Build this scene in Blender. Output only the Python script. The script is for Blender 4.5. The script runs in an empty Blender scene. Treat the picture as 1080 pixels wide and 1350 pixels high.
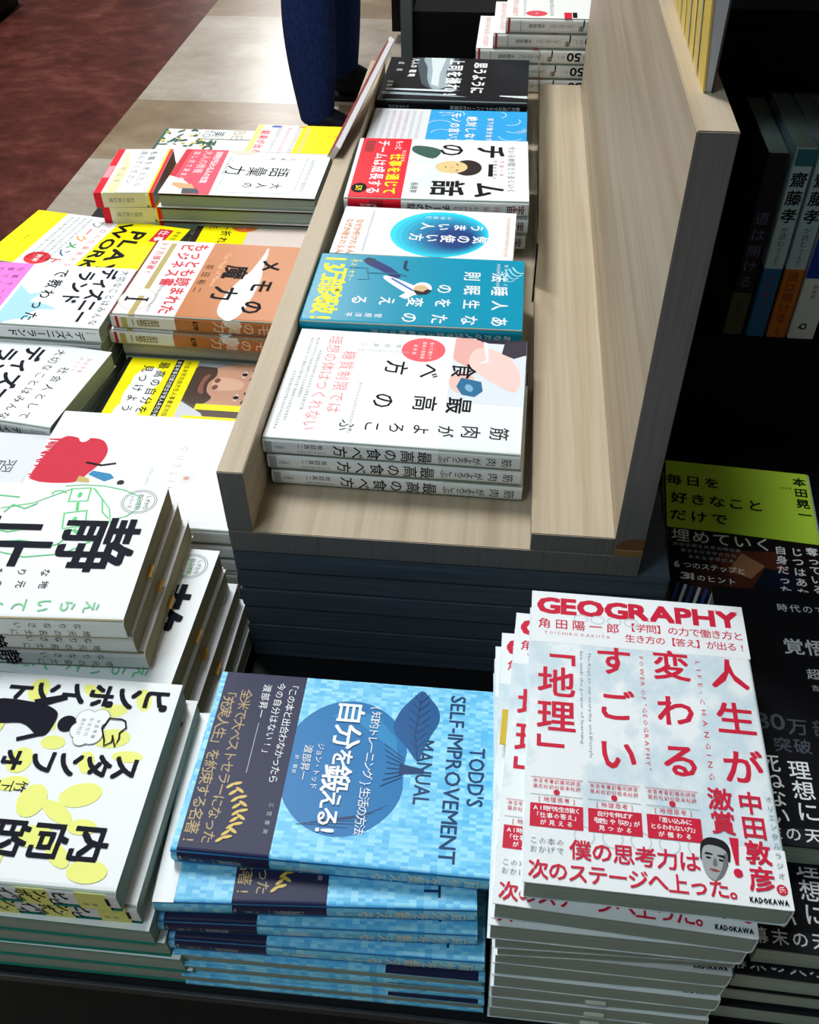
import bpy, bmesh, math, random
from mathutils import Vector, Matrix, Euler
random.seed(7)
SC = bpy.context.scene
COL = SC.collection
R = math.radians
MM = 0.001

# ------------------------------------------------------------------ camera
cam_d = bpy.data.cameras.new('camera')
cam = bpy.data.objects.new('camera', cam_d)
COL.objects.link(cam)
cam_d.sensor_fit = 'VERTICAL'
cam_d.sensor_height = 36.0
cam_d.lens = 36.0 * 1238.166 / 1350.0
cam_d.clip_start = 0.02
cam_d.clip_end = 60
cam.location = (0.169376, -0.468808, 0.485703)
cam.rotation_euler = (R(46.014), R(0.708), R(5.866))
SC.camera = cam

# ------------------------------------------------------------------ light and exposure
SC.view_settings.view_transform = 'Standard'
SC.view_settings.look = 'None'
SC.view_settings.gamma = 1.0
SC.view_settings.exposure = 0.0
world = bpy.data.worlds.new('shop_ambience')
SC.world = world
world.use_nodes = True
world.node_tree.nodes['Background'].inputs[0].default_value = (0.80, 0.92, 1.0, 1)
world.node_tree.nodes['Background'].inputs[1].default_value = 0.09

def area(name, loc, target, sx, sy, power, color=(1, 1, 1)):
    d = bpy.data.lights.new(name, 'AREA')
    d.shape = 'RECTANGLE'; d.size = sx; d.size_y = sy
    d.energy = power; d.color = color
    o = bpy.data.objects.new(name, d); COL.objects.link(o)
    o.location = loc
    o.rotation_euler = (Vector(target) - Vector(loc)).to_track_quat('-Z', 'Y').to_euler()
    return o
# shop ceiling lamps and an added front fill, 2.75 m above the floor
area('ceiling_or_fill_lamp', (-0.45, 0.75, 2.05), (-0.25, 0.55, 0), 0.35, 1.2, 60, (0.97, 0.995, 1.0))
area('ceiling_or_fill_lamp', (-0.50, -0.75, 2.05), (-0.30, -0.60, 0), 0.35, 1.2, 17, (0.70, 0.90, 1.0))  # added front fill, tinted blue to lift the near faces
area('ceiling_or_fill_lamp', (-0.9, 3.6, 2.05), (-0.9, 3.6, 0), 0.35, 1.2, 52, (1.0, 0.98, 0.95))
area('ceiling_or_fill_lamp', (-2.3, 10.0, 2.05), (-2.3, 10.0, 0), 0.5, 3.0, 95, (1.0, 0.99, 0.97))
area('ceiling_or_fill_lamp', (-2.2, 2.4, 2.05), (-2.2, 2.4, 0), 0.35, 1.2, 22, (1.0, 0.97, 0.93))

# ------------------------------------------------------------------ materials
_M = {}
def lin(h):
    h = h.lstrip('#')
    o = []
    for i in (0, 2, 4):
        c = int(h[i:i+2], 16) / 255
        o.append(c / 12.92 if c <= 0.04045 else ((c + 0.055) / 1.055) ** 2.4)
    return o
def mat(h, rough=0.45, name=None, spec=0.2):
    """plain colour ink / paper; h is an sRGB hex colour"""
    k = (h, rough, spec)
    if k in _M: return _M[k]
    m = bpy.data.materials.new(name or 'ink_' + h)
    m.use_nodes = True
    b = m.node_tree.nodes['Principled BSDF']
    b.inputs['Base Color'].default_value = (*lin(h), 1)
    b.inputs['Roughness'].default_value = rough
    b.inputs['Specular IOR Level'].default_value = spec
    _M[k] = m
    return m
def node_mat(name, build, rough=0.45, spec=0.35):
    if name in _M: return _M[name]
    m = bpy.data.materials.new(name); m.use_nodes = True
    nt = m.node_tree; b = nt.nodes['Principled BSDF']
    b.inputs['Roughness'].default_value = rough
    b.inputs['Specular IOR Level'].default_value = spec
    build(nt, b)
    _M[name] = m
    return m
def N(nt, t, **kw):
    n = nt.nodes.new(t)
    for k, v in kw.items(): setattr(n, k, v)
    return n
def ramp(nt, src, stops):
    r = N(nt, 'ShaderNodeValToRGB')
    e = r.color_ramp.elements
    while len(e) < len(stops): e.new(0.5)
    for i, (p, h) in enumerate(stops):
        e[i].position = p; e[i].color = (*(lin(h) if isinstance(h, str) else h), 1)
    nt.links.new(src, r.inputs[0])
    return r
def coords(nt, scale, kind='Object'):
    tc = N(nt, 'ShaderNodeTexCoord'); mp = N(nt, 'ShaderNodeMapping')
    mp.inputs['Scale'].default_value = scale
    nt.links.new(tc.outputs[kind], mp.inputs[0])
    return mp.outputs[0]
def wood(name, stops, scale, rough=0.5):
    def b(nt, bs):
        v = coords(nt, scale)
        n1 = N(nt, 'ShaderNodeTexNoise'); n1.inputs['Scale'].default_value = 1; n1.inputs['Detail'].default_value = 6
        n1.inputs['Roughness'].default_value = 0.65; n1.inputs['Distortion'].default_value = 0.25
        nt.links.new(v, n1.inputs['Vector'])
        r = ramp(nt, n1.outputs['Fac'], stops)
        nt.links.new(r.outputs[0], bs.inputs['Base Color'])
    return node_mat(name, b, rough)
WOOD = wood('oak_laminate', [(0.30, '#a39077'), (0.45, '#b1a087'), (0.55, '#bcac95'), (0.72, '#a99880')], (60, 1.2, 60))
EDGE = wood('shaded_oak_end', [(0.3, '#5b5857'), (0.5, '#6f6c6b'), (0.7, '#625f5e')], (220, 220, 6), 0.6)  # oak end faces: shade put into the colour as darker grey
CHAR = wood('charcoal_board', [(0.3, '#3f4854'), (0.6, '#525c6a')], (5, 5, 260), 0.55)
BLACK = mat('#0d0e12', 0.5, 'black_laminate')
BLACKM = mat('#08090c', 0.8, 'black_matte')

def _pages(nt, bs):
    v = coords(nt, (3, 3, 2380))
    n = N(nt, 'ShaderNodeTexNoise'); n.inputs['Scale'].default_value = 1; n.inputs['Detail'].default_value = 2
    nt.links.new(v, n.inputs['Vector'])
    r = ramp(nt, n.outputs['Fac'], [(0.3, '#84938a'), (0.7, '#aab8ad')])
    nt.links.new(r.outputs[0], bs.inputs['Base Color'])
PAGES = node_mat('paper_edges', _pages, 0.9, 0.1)
def _pages2(nt, bs):
    v = coords(nt, (3, 3, 2380))
    n = N(nt, 'ShaderNodeTexNoise'); n.inputs['Scale'].default_value = 1; n.inputs['Detail'].default_value = 2
    nt.links.new(v, n.inputs['Vector'])
    r = ramp(nt, n.outputs['Fac'], [(0.3, '#8f8668'), (0.7, '#b8ae8c')])
    nt.links.new(r.outputs[0], bs.inputs['Base Color'])
PAGES_TAN = node_mat('cream_paper_edges', _pages2, 0.9, 0.1)
def _blue(nt, bs):
    tc = N(nt, 'ShaderNodeTexCoord'); s = N(nt, 'ShaderNodeVectorMath', operation='SNAP')
    s.inputs[1].default_value = (0.0022, 0.0044, 0.02)
    nt.links.new(tc.outputs['Object'], s.inputs[0])
    w = N(nt, 'ShaderNodeTexWhiteNoise'); nt.links.new(s.outputs[0], w.inputs['Vector'])
    n = N(nt, 'ShaderNodeTexNoise'); n.inputs['Scale'].default_value = 60; nt.links.new(s.outputs[0], n.inputs['Vector'])
    a = N(nt, 'ShaderNodeMath', operation='ADD'); nt.links.new(w.outputs['Value'], a.inputs[0]); nt.links.new(n.outputs['Fac'], a.inputs[1])
    d = N(nt, 'ShaderNodeMath', operation='MULTIPLY'); d.inputs[1].default_value = 0.5; nt.links.new(a.outputs[0], d.inputs[0])
    r = ramp(nt, d.outputs[0], [(0.25, '#58bdf0'), (0.5, '#7bd2f8'), (0.75, '#a2e6fc')])
    nt.links.new(r.outputs[0], bs.inputs['Base Color'])
BLUET = node_mat('woven_blue_paper', _blue, 0.45)
def _map(nt, bs):
    v = coords(nt, (26, 20, 20))
    n = N(nt, 'ShaderNodeTexNoise'); n.inputs['Scale'].default_value = 1; n.inputs['Detail'].default_value = 8
    n.inputs['Roughness'].default_value = 0.6
    nt.links.new(v, n.inputs['Vector'])
    r = ramp(nt, n.outputs['Fac'], [(0.44, '#eef3f5'), (0.50, '#d9e6ec'), (0.56, '#cbdde6'), (0.66, '#e6eef1')])
    nt.links.new(r.outputs[0], bs.inputs['Base Color'])
MAPP = node_mat('faded_map_print', _map, 0.45)
WHITE = mat('#eef1f2', 0.4, 'white_paper')
def _mar(name, stops, sc, rough):
    def b(nt, bs):
        v = coords(nt, (sc, sc * 1.3, sc))
        n = N(nt, 'ShaderNodeTexNoise'); n.inputs['Scale'].default_value = 1; n.inputs['Detail'].default_value = 10
        n.inputs['Roughness'].default_value = 0.74; n.inputs['Distortion'].default_value = 0.2
        nt.links.new(v, n.inputs['Vector'])
        r = ramp(nt, n.outputs['Fac'], stops)
        nt.links.new(r.outputs[0], bs.inputs['Base Color'])
    return node_mat(name, b, rough, 0.5)
MAR_RED = _mar('red_marble_tile', [(0.3, '#3a1a17'), (0.5, '#5c2f28'), (0.62, '#74443a'), (0.75, '#93695c')], 5.5, 0.3)
MAR_TAN = _mar('tan_marble_tile', [(0.3, '#84735e'), (0.5, '#998770'), (0.7, '#b3a48d')], 3.2, 0.28)
MAR_LIGHT = _mar('pale_marble_tile', [(0.3, '#a39a8b'), (0.5, '#b9b1a4'), (0.7, '#cfc9be')], 3.2, 0.25)
def _acr(nt, bs):
    bs.inputs['Base Color'].default_value = (0.75, 0.85, 0.85, 1)
    bs.inputs['Transmission Weight'].default_value = 1.0
    bs.inputs['IOR'].default_value = 1.3
ACRYLIC = node_mat('clear_acrylic', _acr, 0.05, 0.5)

# ------------------------------------------------------------------ object helpers
def tag(o, label=None, cat=None, group=None, kind=None):
    if label: o['label'] = label
    if cat: o['category'] = cat
    if group: o['group'] = group
    if kind: o['kind'] = kind
    return o
def mesh_obj(name, verts, faces, mats, fm=None, parent=None, smooth=False):
    me = bpy.data.meshes.new(name)
    me.from_pydata(verts, [], faces)
    for m in mats: me.materials.append(m)
    if fm: me.polygons.foreach_set('material_index', fm)
    if smooth: me.polygons.foreach_set('use_smooth', [True] * len(me.polygons))
    me.update()
    o = bpy.data.objects.new(name, me); COL.objects.link(o)
    if parent: o.parent = parent
    return o
def boxes(name, bl, m, parent=None, bevel=0.0008):
    """several axis boxes (mm: x0,x1,y0,y1,z0,z1) in ONE mesh"""
    bm = bmesh.new()
    for (x0, x1, y0, y1, z0, z1) in bl:
        r = bmesh.ops.create_cube(bm, size=1)
        for v in r['verts']:
            v.co = Vector(((x0 + x1) / 2 + v.co.x * (x1 - x0), (y0 + y1) / 2 + v.co.y * (y1 - y0), (z0 + z1) / 2 + v.co.z * (z1 - z0))) * MM
    if bevel: bmesh.ops.bevel(bm, geom=bm.edges[:], offset=bevel, segments=2, affect='EDGES')
    me = bpy.data.meshes.new(name); bm.to_mesh(me); bm.free()
    me.materials.append(m) if not isinstance(m, (list, tuple)) else [me.materials.append(q) for q in m]
    o = bpy.data.objects.new(name, me); COL.objects.link(o)
    if parent: o.parent = parent
    return o
def empty(name, loc=(0, 0, 0), rot=(0, 0, 0)):
    o = bpy.data.objects.new(name, None); COL.objects.link(o)
    o.empty_display_size = 0.02
    o.location = loc; o.rotation_euler = rot
    return o
def dup(root):
    r = root.copy(); COL.objects.link(r)
    for ch in root.children:
        c = ch.copy(); COL.objects.link(c); c.parent = r
        for g in ch.children:
            d = g.copy(); COL.objects.link(d); d.parent = c
    return r

# ------------------------------------------------------------------ printing on paper
_G = {}
def glyph(ch, bold, res=2):
    k = (ch, bold, res)
    if k not in _G:
        c = bpy.data.curves.new('g', 'FONT'); c.body = ch; c.resolution_u = res; c.offset = bold
        o = bpy.data.objects.new('g', c)
        me = bpy.data.meshes.new_from_object(o)
        mid = 0.5
        if ord(ch) < 0x250 and len(me.vertices): mid = (min(v.co.x for v in me.vertices) + max(v.co.x for v in me.vertices)) / 2
        vs = [(v.co.x - mid, v.co.y - 0.37) for v in me.vertices]
        # keep one side only
        fs = [tuple(p.vertices) for p in me.polygons]
        xs = [v[0] for v in vs] or [0]
        _G[k] = (vs, fs, min(xs), max(xs))
        bpy.data.objects.remove(o); bpy.data.curves.remove(c); bpy.data.meshes.remove(me)
    return _G[k]
VROT = set('ー「」『』（）()【】[]〈〉…～{}-・')

class Sheet:
    """2-D print job in mm; x to the right, y up"""
    def __init__(self): self.items = []; self.lay = 0
    def _add(self, pts, faces, m, lay): self.items.append((pts, faces, m, lay))
    def poly(self, pts, m, lay=None):
        if lay is None: self.lay += 1; lay = self.lay
        self._add(pts, [tuple(range(len(pts)))], m, lay)
    def blob(self, pts, m, lay=None, k=4):
        """closed shape with rounded corners through the points"""
        n = len(pts); out = []
        for i in range(n):
            p0, p1, p2, p3 = (Vector(pts[(i + j) % n]) for j in (-1, 0, 1, 2))
            for q in range(k):
                t = q / k
                out.append(tuple(0.5 * ((2 * p1) + (p2 - p0) * t + (2 * p0 - 5 * p1 + 4 * p2 - p3) * t * t + (3 * p1 - p0 - 3 * p2 + p3) * t ** 3)))
        self.poly(out, m, lay)
    def rect(self, x0, y0, x1, y1, m, lay=None): self.poly([(x0, y0), (x1, y0), (x1, y1), (x0, y1)], m, lay)
    def ell(self, cx, cy, rx, ry, m, rot=0, n=28, lay=None):
        c, s = math.cos(R(rot)), math.sin(R(rot))
        self.poly([(cx + c * rx * math.cos(t) - s * ry * math.sin(t), cy + s * rx * math.cos(t) + c * ry * math.sin(t)) for t in [2 * math.pi * i / n for i in range(n)]], m, lay)
    def line(self, pts, w, m, lay=None, closed=False):
        """stroke of width w along a polyline"""
        if lay is None: self.lay += 1; lay = self.lay
        P = [Vector(p) for p in pts]
        if closed: P.append(P[0])
        n = len(P); vs = []; fs = []
        for i in range(n):
            a = P[max(i - 1, 0)]; b = P[min(i + 1, n - 1)]
            if closed and i in (0, n - 1): a = P[n - 2]; b = P[1]
            d = (b - a)
            d = d.normalized() if d.length > 1e-9 else Vector((1, 0))
            q = Vector((-d.y, d.x)) * (w / 2)
            vs += [tuple(P[i] + q), tuple(P[i] - q)]
            if i: fs.append((2 * i - 2, 2 * i - 1, 2 * i + 1, 2 * i))
        self._add(vs, fs, m, lay)
    def arc(self, cx, cy, rx, ry, t0, t1, w, m, n=18, lay=None):
        self.line([(cx + rx * math.cos(R(t0 + (t1 - t0) * i / n)), cy + ry * math.sin(R(t0 + (t1 - t0) * i / n))) for i in range(n + 1)], w, m, lay)
    def ch(self, c, x, y, size, m, bold=0.0, sx=1.0, rot=0, lay=None):
        if c in ' 　': return
        if bold > 0.004:
            d = bold * size
            lay = self.lay + 1 if lay is None else lay
            for i, (dx, dy) in enumerate(((d, d), (d, -d), (-d, d), (-d, -d)) + (((0, 0),) if bold > 0.022 else ())):
                self.ch(c, x + dx * .8, y + dy * .8, size, m, 0, sx, rot, lay + .7 * i)
            return
        vs, fs, a, b = glyph(c, 0.0, 2 if size > 5 else 1)
        co, si = math.cos(R(rot)), math.sin(R(rot))
        out = []
        for (u, v) in vs:
            u *= size * sx; v *= size
            out.append((x + co * u - si * v, y + si * u + co * v))
        self._add(out, fs, m, self.lay + 1 if lay is None else lay)
    def h(self, s, x0, x1, y, size, m, bold=0.0, sx=1.0, slope=0.0, lay=None):
        """horizontal line of full-width signs, first and last centred inside x0..x1"""
        n = len(s); p = (x1 - x0) / n
        for i, c in enumerate(s): self.ch(c, x0 + p * (i + 0.5), y + slope * (i + .5) / n, size, m, bold, sx, 0, lay)
    def latin(self, s, x0, x1, y, size, m, bold=0.0, track=0.06, lay=None, rot=0):
        """proportional letters fitted between x0 and x1 (height from size)"""
        adv = []; pos = 0
        for c in s:
            if c == ' ': adv.append((pos, 0)); pos += 0.28; continue
            vs, fs, a, b = glyph(c, 0.0, 2 if size > 5 else 1)
            adv.append((pos - a, 1)); pos += (b - a) + track
        k = (x1 - x0) / (pos - track)
        d = bold * size
        for c, (p, f) in zip(s, adv):
            if not f: continue
            vs, fs, a, b = glyph(c, 0.0, 2 if size > 5 else 1)
            for i, (dx, dy) in enumerate(((d, d), (d, -d), (-d, d), (-d, -d), (0, 0)) if bold > .004 else ((0, 0),)):
                self._add([(x0 + (p + u) * k + dx, y + v * size + dy) for (u, v) in vs], fs, m, (self.lay + 1 if lay is None else lay) + .7 * i)
    def latinv(self, s, x, y0, y1, size, m, bold=0.0, track=0.06, lay=None):
        """the same, running down from y0 to y1 with the letters turned a quarter to the right"""
        t = Sheet(); t.latin(s, 0, y0 - y1, 0, size, m, bold, track, lay or self.lay + 1)
        for (p, f, mm, l) in t.items: self._add([(x + v, y0 - u) for (u, v) in p], f, mm, l)
    def v(self, s, x, y0, y1, size, m, bold=0.0, sx=1.0, lay=None):
        """vertical column from y0 (top) down to y1"""
        n = len(s); p = (y0 - y1) / n
        for i, c in enumerate(s):
            self.ch(c, x, y0 - p * (i + 0.5), size, m, bold, sx, -90 if c in VROT else 0, lay)
    def tiny(self, x0, y0, x1, y1, m, seed=0, size=None, step=None, horiz=True):
        """a small line of fine print"""
        src = '人生学仕事力日本方法大切時間成功思考言葉読書会社自分未来'
        rnd = random.Random(seed)
        L = (x1 - x0) if horiz else (y0 - y1)
        n = max(2, int(abs(L) / (step or size * 1.05)))
        s = ''.join(rnd.choice(src) for _ in range(n))
        if horiz: self.h(s, x0, x1, y0, size, m)
        else: self.v(s, x0, y0, y1, size, m)
    def bake(self, fr, verts, faces, fmats, mats, step=0.022):
        """append to a mesh through frame fr(x,y,lift)->mm point"""
        for (pts, fs, m, lay) in self.items:
            if m not in mats: mats.append(m)
            mi = mats.index(m); b = len(verts)
            for (x, y) in pts: verts.append(tuple(c * MM for c in fr(x, y, 0.05 + step * lay)))
            for f in fs: faces.append(tuple(b + i for i in f)); fmats.append(mi)

def profile(W, T, side, r, t, out=0.0, over=0.0, bulge=0.0):
    """cross section (u,z) of a jacket open at the fore-edge; spine at side*W/2"""
    s = side; pts = []
    x = W / 2 + out
    pts.append((-s * (W / 2 - 0.0), -out))
    for i in range(5):
        a = R(-90 + 90 * i / 4); pts.append((s * (x - r + r * math.cos(a)), -out + r + r * math.sin(a)))
    if bulge: pts[-1:] = [(s * x, r - out), (s * (x + bulge * .8), T * .3), (s * (x + bulge), T * .5), (s * (x + bulge * .8), T * .7)]
    for i in range(5):
        a = R(0 + 90 * i / 4); pts.append((s * (x - r + r * math.cos(a)), T + out - r + r * math.sin(a)))
    pts.append((-s * (W / 2 - 0.0), T + out))
    return pts
def sweep(pts, y0, y1, t):
    """thick shell along v; returns verts(mm), faces"""
    n = len(pts); vs = []; fs = []
    inner = []
    P = [Vector(p) for p in pts]
    for i in range(n):
        a = P[max(i - 1, 0)]; b = P[min(i + 1, n - 1)]
        d = (b - a).normalized(); q = Vector((-d.y, d.x))
        inner.append(P[i] + q * t)
    # make sure inward
    c = sum(P, Vector((0, 0))) / n
    if (inner[n // 2] - c).length > (P[n // 2] - c).length:
        inner = []
        for i in range(n):
            a = P[max(i - 1, 0)]; b = P[min(i + 1, n - 1)]
            d = (b - a).normalized(); q = Vector((d.y, -d.x)); inner.append(P[i] + q * t)
    for yy in (y0, y1):
        for p in P: vs.append((p.x, yy, p.y))
        for p in inner: vs.append((p.x, yy, p.y))
    o0, i0, o1, i1 = 0, n, 2 * n, 3 * n
    for i in range(n - 1):
        fs.append((o0 + i, o0 + i + 1, o1 + i + 1, o1 + i))
        fs.append((i0 + i + 1, i0 + i, i1 + i, i1 + i + 1))
        fs.append((o0 + i + 1, o0 + i, i0 + i, i0 + i + 1))
        fs.append((o1 + i, o1 + i + 1, i1 + i + 1, i1 + i))
    fs.append((o0, o1, i1, i0)); fs.append((o0 + n - 1, i0 + n - 1, i1 + n - 1, o1 + n - 1))
    return vs, fs

class Book:
    """template of a book lying on its back: local x to the right, y to the book's top, origin under its centre"""
    def __init__(s, name, W, H, T, side=1, cover=WHITE, pages=PAGES, hard=False, r=None, edge=None):
        s.name, s.W, s.H, s.T, s.side, s.cover, s.pages, s.hard = name, W, H, T, side, cover, pages, hard
        s.r = r or min(T * 0.32, 4.5)
        s.front = Sheet(); s.spine = Sheet(); s.bands = []; s.extra = []; s.back = Sheet()
    def band(s, v0, v1, m, name='belly_band', label=None):
        f, sp = Sheet(), Sheet(); s.bands.append((v0, v1, m, f, sp, name, label)); return f, sp
    def frames(s, out, v_org=0.0):
        W, H, T, sd = s.W, s.H, s.T, s.side
        bul = s.bul if s.hard else 0
        cl = lambda q, L: min(max(q, .15), L - .15)
        ff = lambda x, y, e: (cl(x, W) - W / 2, (cl(y, H) if not out else y) - H / 2, T + out + e)
        if sd > 0: sf = lambda x, y, e: (W / 2 + out + e + (bul * (1 - (2 * x / T - 1) ** 2) if bul else 0), y - H / 2, T - x)
        else: sf = lambda x, y, e: (-W / 2 - out - e - (bul * (1 - (2 * x / T - 1) ** 2) if bul else 0), y - H / 2, x)
        bf = lambda x, y, e: (x - W / 2, y - H / 2, -e)
        return ff, sf, bf
    @property
    def bul(s): return 1.6
    def build(s):
        root = empty(s.name)
        W, H, T = s.W, s.H, s.T
        t = 1.7 if s.hard else 0.45
        prof = profile(W, T, s.side, s.r, t, 0, 0, s.bul if s.hard else 0)
        vs, fs = sweep(prof, -H / 2, H / 2, t)
        verts = [tuple(c * MM for c in v) for v in vs]; faces = list(fs); mats = [s.cover]; fm = [0] * len(fs)
        ff, sf, bf = s.frames(0)
        s.front.bake(ff, verts, faces, fm, mats); s.spine.bake(sf, verts, faces, fm, mats); s.back.bake(bf, verts, faces, fm, mats)
        mesh_obj('cover', verts, faces, mats, fm, root)
        # page block
        m = 1.4 if s.hard else 0.5
        g = 0.8 + (s.bul if s.hard else 0)
        x0, x1 = (-W / 2 + m + (1.0 if not s.hard else 0.5), W / 2 - t - g) if s.side > 0 else (-W / 2 + t + g, W / 2 - m - (1.0 if not s.hard else .5))
        p = boxes('page_block', [(x0, x1, -H / 2 + m, H / 2 - m, t + 0.02, T - t - 0.02)], s.pages, root, 0)
        for (v0, v1, bm_, f, sp, nm, lab) in s.bands:
            prof = profile(W, T, s.side, s.r + .15, 0.14, 0.16, 0, s.bul if s.hard else 0)
            vs, fs = sweep(prof, v0 - H / 2, v1 - H / 2, 0.12)
            verts = [tuple(c * MM for c in v) for v in vs]; faces = list(fs); mats = [bm_]; fm = [0] * len(fs)
            ff, sf, bf = s.frames(0.16)
            f.bake(ff, verts, faces, fm, mats); sp.bake(sf, verts, faces, fm, mats)
            o = mesh_obj(nm, verts, faces, mats, fm, root)
            if lab: o['label'] = lab
        for fn in s.extra: fn(root)
        s.root = root; s.used = False
        return s
    def place(s, x, y, ztop, a=0.0, mode='cw', label=None, group=None, cat='book'):
        """x,y = nearest-left corner of the footprint (mm)"""
        r = dup(s.root) if s.used else s.root
        s.used = True
        A = R(a); c, si = math.cos(A), math.sin(A); k = getattr(s, 'scale', 1.0)
        hx, hy = (s.H / 2, s.W / 2) if mode in ('cw', 'flip') else (s.W / 2, s.H / 2)
        hx, hy = hx * k, hy * k
        cx, cy = x + c * hx - si * hy, y + si * hx + c * hy
        k = getattr(s, 'scale', 1.0)
        r.location = (cx * MM, cy * MM, (ztop - s.T * k) * MM)
        if k != 1.0: r.scale = (k, k, k)
        r.rotation_euler = (0, 0, A + {'cw': -math.pi / 2, 'flip': math.pi / 2, 'up': 0}[mode])
        tag(r, label, cat, group)
        return r

ORD = ['top copy'] + [w + ' copy from top' for w in 'second third fourth fifth sixth seventh eighth ninth tenth eleventh twelfth thirteenth'.split()]
TABLE = -149.0
def stack(b, spots, desc, group, floor=TABLE, jit=2.0, gap=0.1, maxn=13, mode='cw'):
    """spots: (x,y,ztop,a[,mode]) of the copies one can see; more of them go down to the surface below"""
    i = 0; z = None
    seq = list(spots)
    out = []
    while True:
        if i < len(seq):
            q = seq[i]; x, y, z, a = q[:4]; md = q[4] if len(q) > 4 else mode
        else:
            if floor is None: break
            z = z - b.T - gap
            if z - b.T < floor - 0.6 or i >= maxn: break
            x, y = q[0] + random.uniform(-jit, 0.3), q[1] + random.uniform(-0.2, jit * .6); a = q[3] + random.uniform(-.6, .6)
        lab = (desc + ', ' + ORD[i]) if (len(seq) > 1 or floor is not None) else desc
        out.append(b.place(x, y, z, a, md, lab, group)); i += 1
    return out

# ================================================================== THE SETTING
# floor of marble tiles, 0.70 m below the tray
def floor():
    z = -0.70; vs = []; fs = []; fm = []
    xs = [-6.0, -1.09, -0.61, 0.0, 0.6, 3.0]; ys = [-2.0, 0.4, 1.3, 2.19, 2.66, 3.56, 4.5, 14.0]
    pat = {0: [2, 1, 2, 1, 2, 1, 1], 1: [2, 2, 2, 1, 2, 1, 2], 2: [2, 1, 2, 1, 2, 1, 2], 3: [1, 2, 1, 2, 1, 1, 2]}
    for i in range(len(xs) - 1):
        for j in range(len(ys) - 1):
            b = len(vs)
            vs += [(xs[i], ys[j], z), (xs[i + 1], ys[j], z), (xs[i + 1], ys[j + 1], z), (xs[i], ys[j + 1], z)]
            fs.append((b, b + 1, b + 2, b + 3)); fm.append(0 if i == 0 else pat[i - 1][j])
    o = mesh_obj('floor', vs, fs, [MAR_RED, MAR_TAN, MAR_LIGHT], fm)
    tag(o, kind='structure')
floor()
WALLP = mat('#b9b6b0', 0.8, 'painted_wall')
def shell(nm, x0, x1, y0, y1, z0, z1, m): tag(boxes(nm, [(x0, x1, y0, y1, z0, z1)], m, None, 0), kind='structure')
shell('ceiling', -6000, 3000, -2000, 14000, 2090, 2150, mat('#c9c8c4', 0.9, 'ceiling_paint'))
shell('wall_back', -6000, 3000, 14000, 14100, -700, 2090, WALLP); shell('wall_front', -6000, 3000, -2100, -2000, -700, 2090, WALLP)
shell('wall_left', -6100, -6000, -2000, 14000, -700, 2090, WALLP); shell('wall_right', 3000, 3100, -2000, 14000, -700, 2090, WALLP)

# black display table that carries everything
t = empty('display_table', (0, 0, -0.70))
tag(t, 'low black display table carrying all the stacks of books', 'table')
def child_boxes(name, bl, m, par, bevel=0.0008):
    o = boxes(name, bl, m, par, bevel); o.location = -par.location; return o
child_boxes('table_top', [(-432, 1000, -266, 900, -167, -149)], BLACK, t)
child_boxes('base_cabinet', [(-400, 980, -235, 880, -695, -167)], BLACKM, t)
child_boxes('edge_strip', [(-432, 1000, -267.5, -266, -153, -150)], mat('#3a3f48', 0.25), t, 0)

# stacked boards under the wooden tray
t = empty('display_riser', (0, 0, TABLE * MM)); tag(t, 'dark riser of stacked boards under the wooden tray', 'riser')
zs = [-21, -42.5, -64, -85.5, -107, -128.5, -149]
for i in range(6):
    child_boxes('board', [(-18.6 + (0.6 if i % 2 else 0), 304 - (i > 0) * random.uniform(0, .8), 0 + (0.7 if i % 2 else 0), 1000, zs[i + 1] + .4, zs[i] - .05)], CHAR, t, 0.0012)

# oak tray: base, side wall, ledge
t = empty('display_tray', (0, 0, -0.021)); tag(t, 'light oak display tray holding a row of book stacks', 'tray')
def wooden(name, b, par):
    """box with oak faces, near ends in greyer oak with shade coloured in"""
    o = child_boxes(name, [b], WOOD, par, 0.0006)
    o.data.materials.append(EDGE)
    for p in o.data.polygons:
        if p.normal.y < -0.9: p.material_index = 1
    return o
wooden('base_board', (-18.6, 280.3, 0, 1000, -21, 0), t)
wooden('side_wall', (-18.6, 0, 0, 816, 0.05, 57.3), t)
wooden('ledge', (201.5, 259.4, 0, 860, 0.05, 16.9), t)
t = empty('divider_panel', (0.27, 0.4, 0)); tag(t, 'tall oak divider panel standing along the right side of the tray', 'panel')
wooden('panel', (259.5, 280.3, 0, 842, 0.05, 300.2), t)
sh = Sheet()
TAPE = mat('#6e4a2c', 0.3); TAPE2 = mat('#8a6a3a', 0.3)
sh.poly([(260.2, 6), (261, 10), (264, 14), (269, 17), (275, 17.5), (280, 16.5), (280, 6)], TAPE)
sh.rect(260, 0.3, 280, 5.4, TAPE2)
sh.line([(260.5, 6), (280, 6)], 0.8, mat('#b5a180', .4))
vs, fs, fm, ms = [], [], [], []
sh.bake(lambda x, y, e: (x - 270, -e * 2 - 400, y), vs, fs, fm, ms)
tp = mesh_obj('adhesive_tape', vs, fs, ms, fm, t)
tp['label'] = 'brown tape on the foot of the panel'

# thin clear divider between the books and the ledge
o = boxes('acrylic_divider', [(199.6, 201.3, 332, 862, 0.1, 62)], ACRYLIC, None, 0.0004)
tag(o, 'thin clear acrylic sheet standing between the tray books and the ledge', 'divider')

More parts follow.
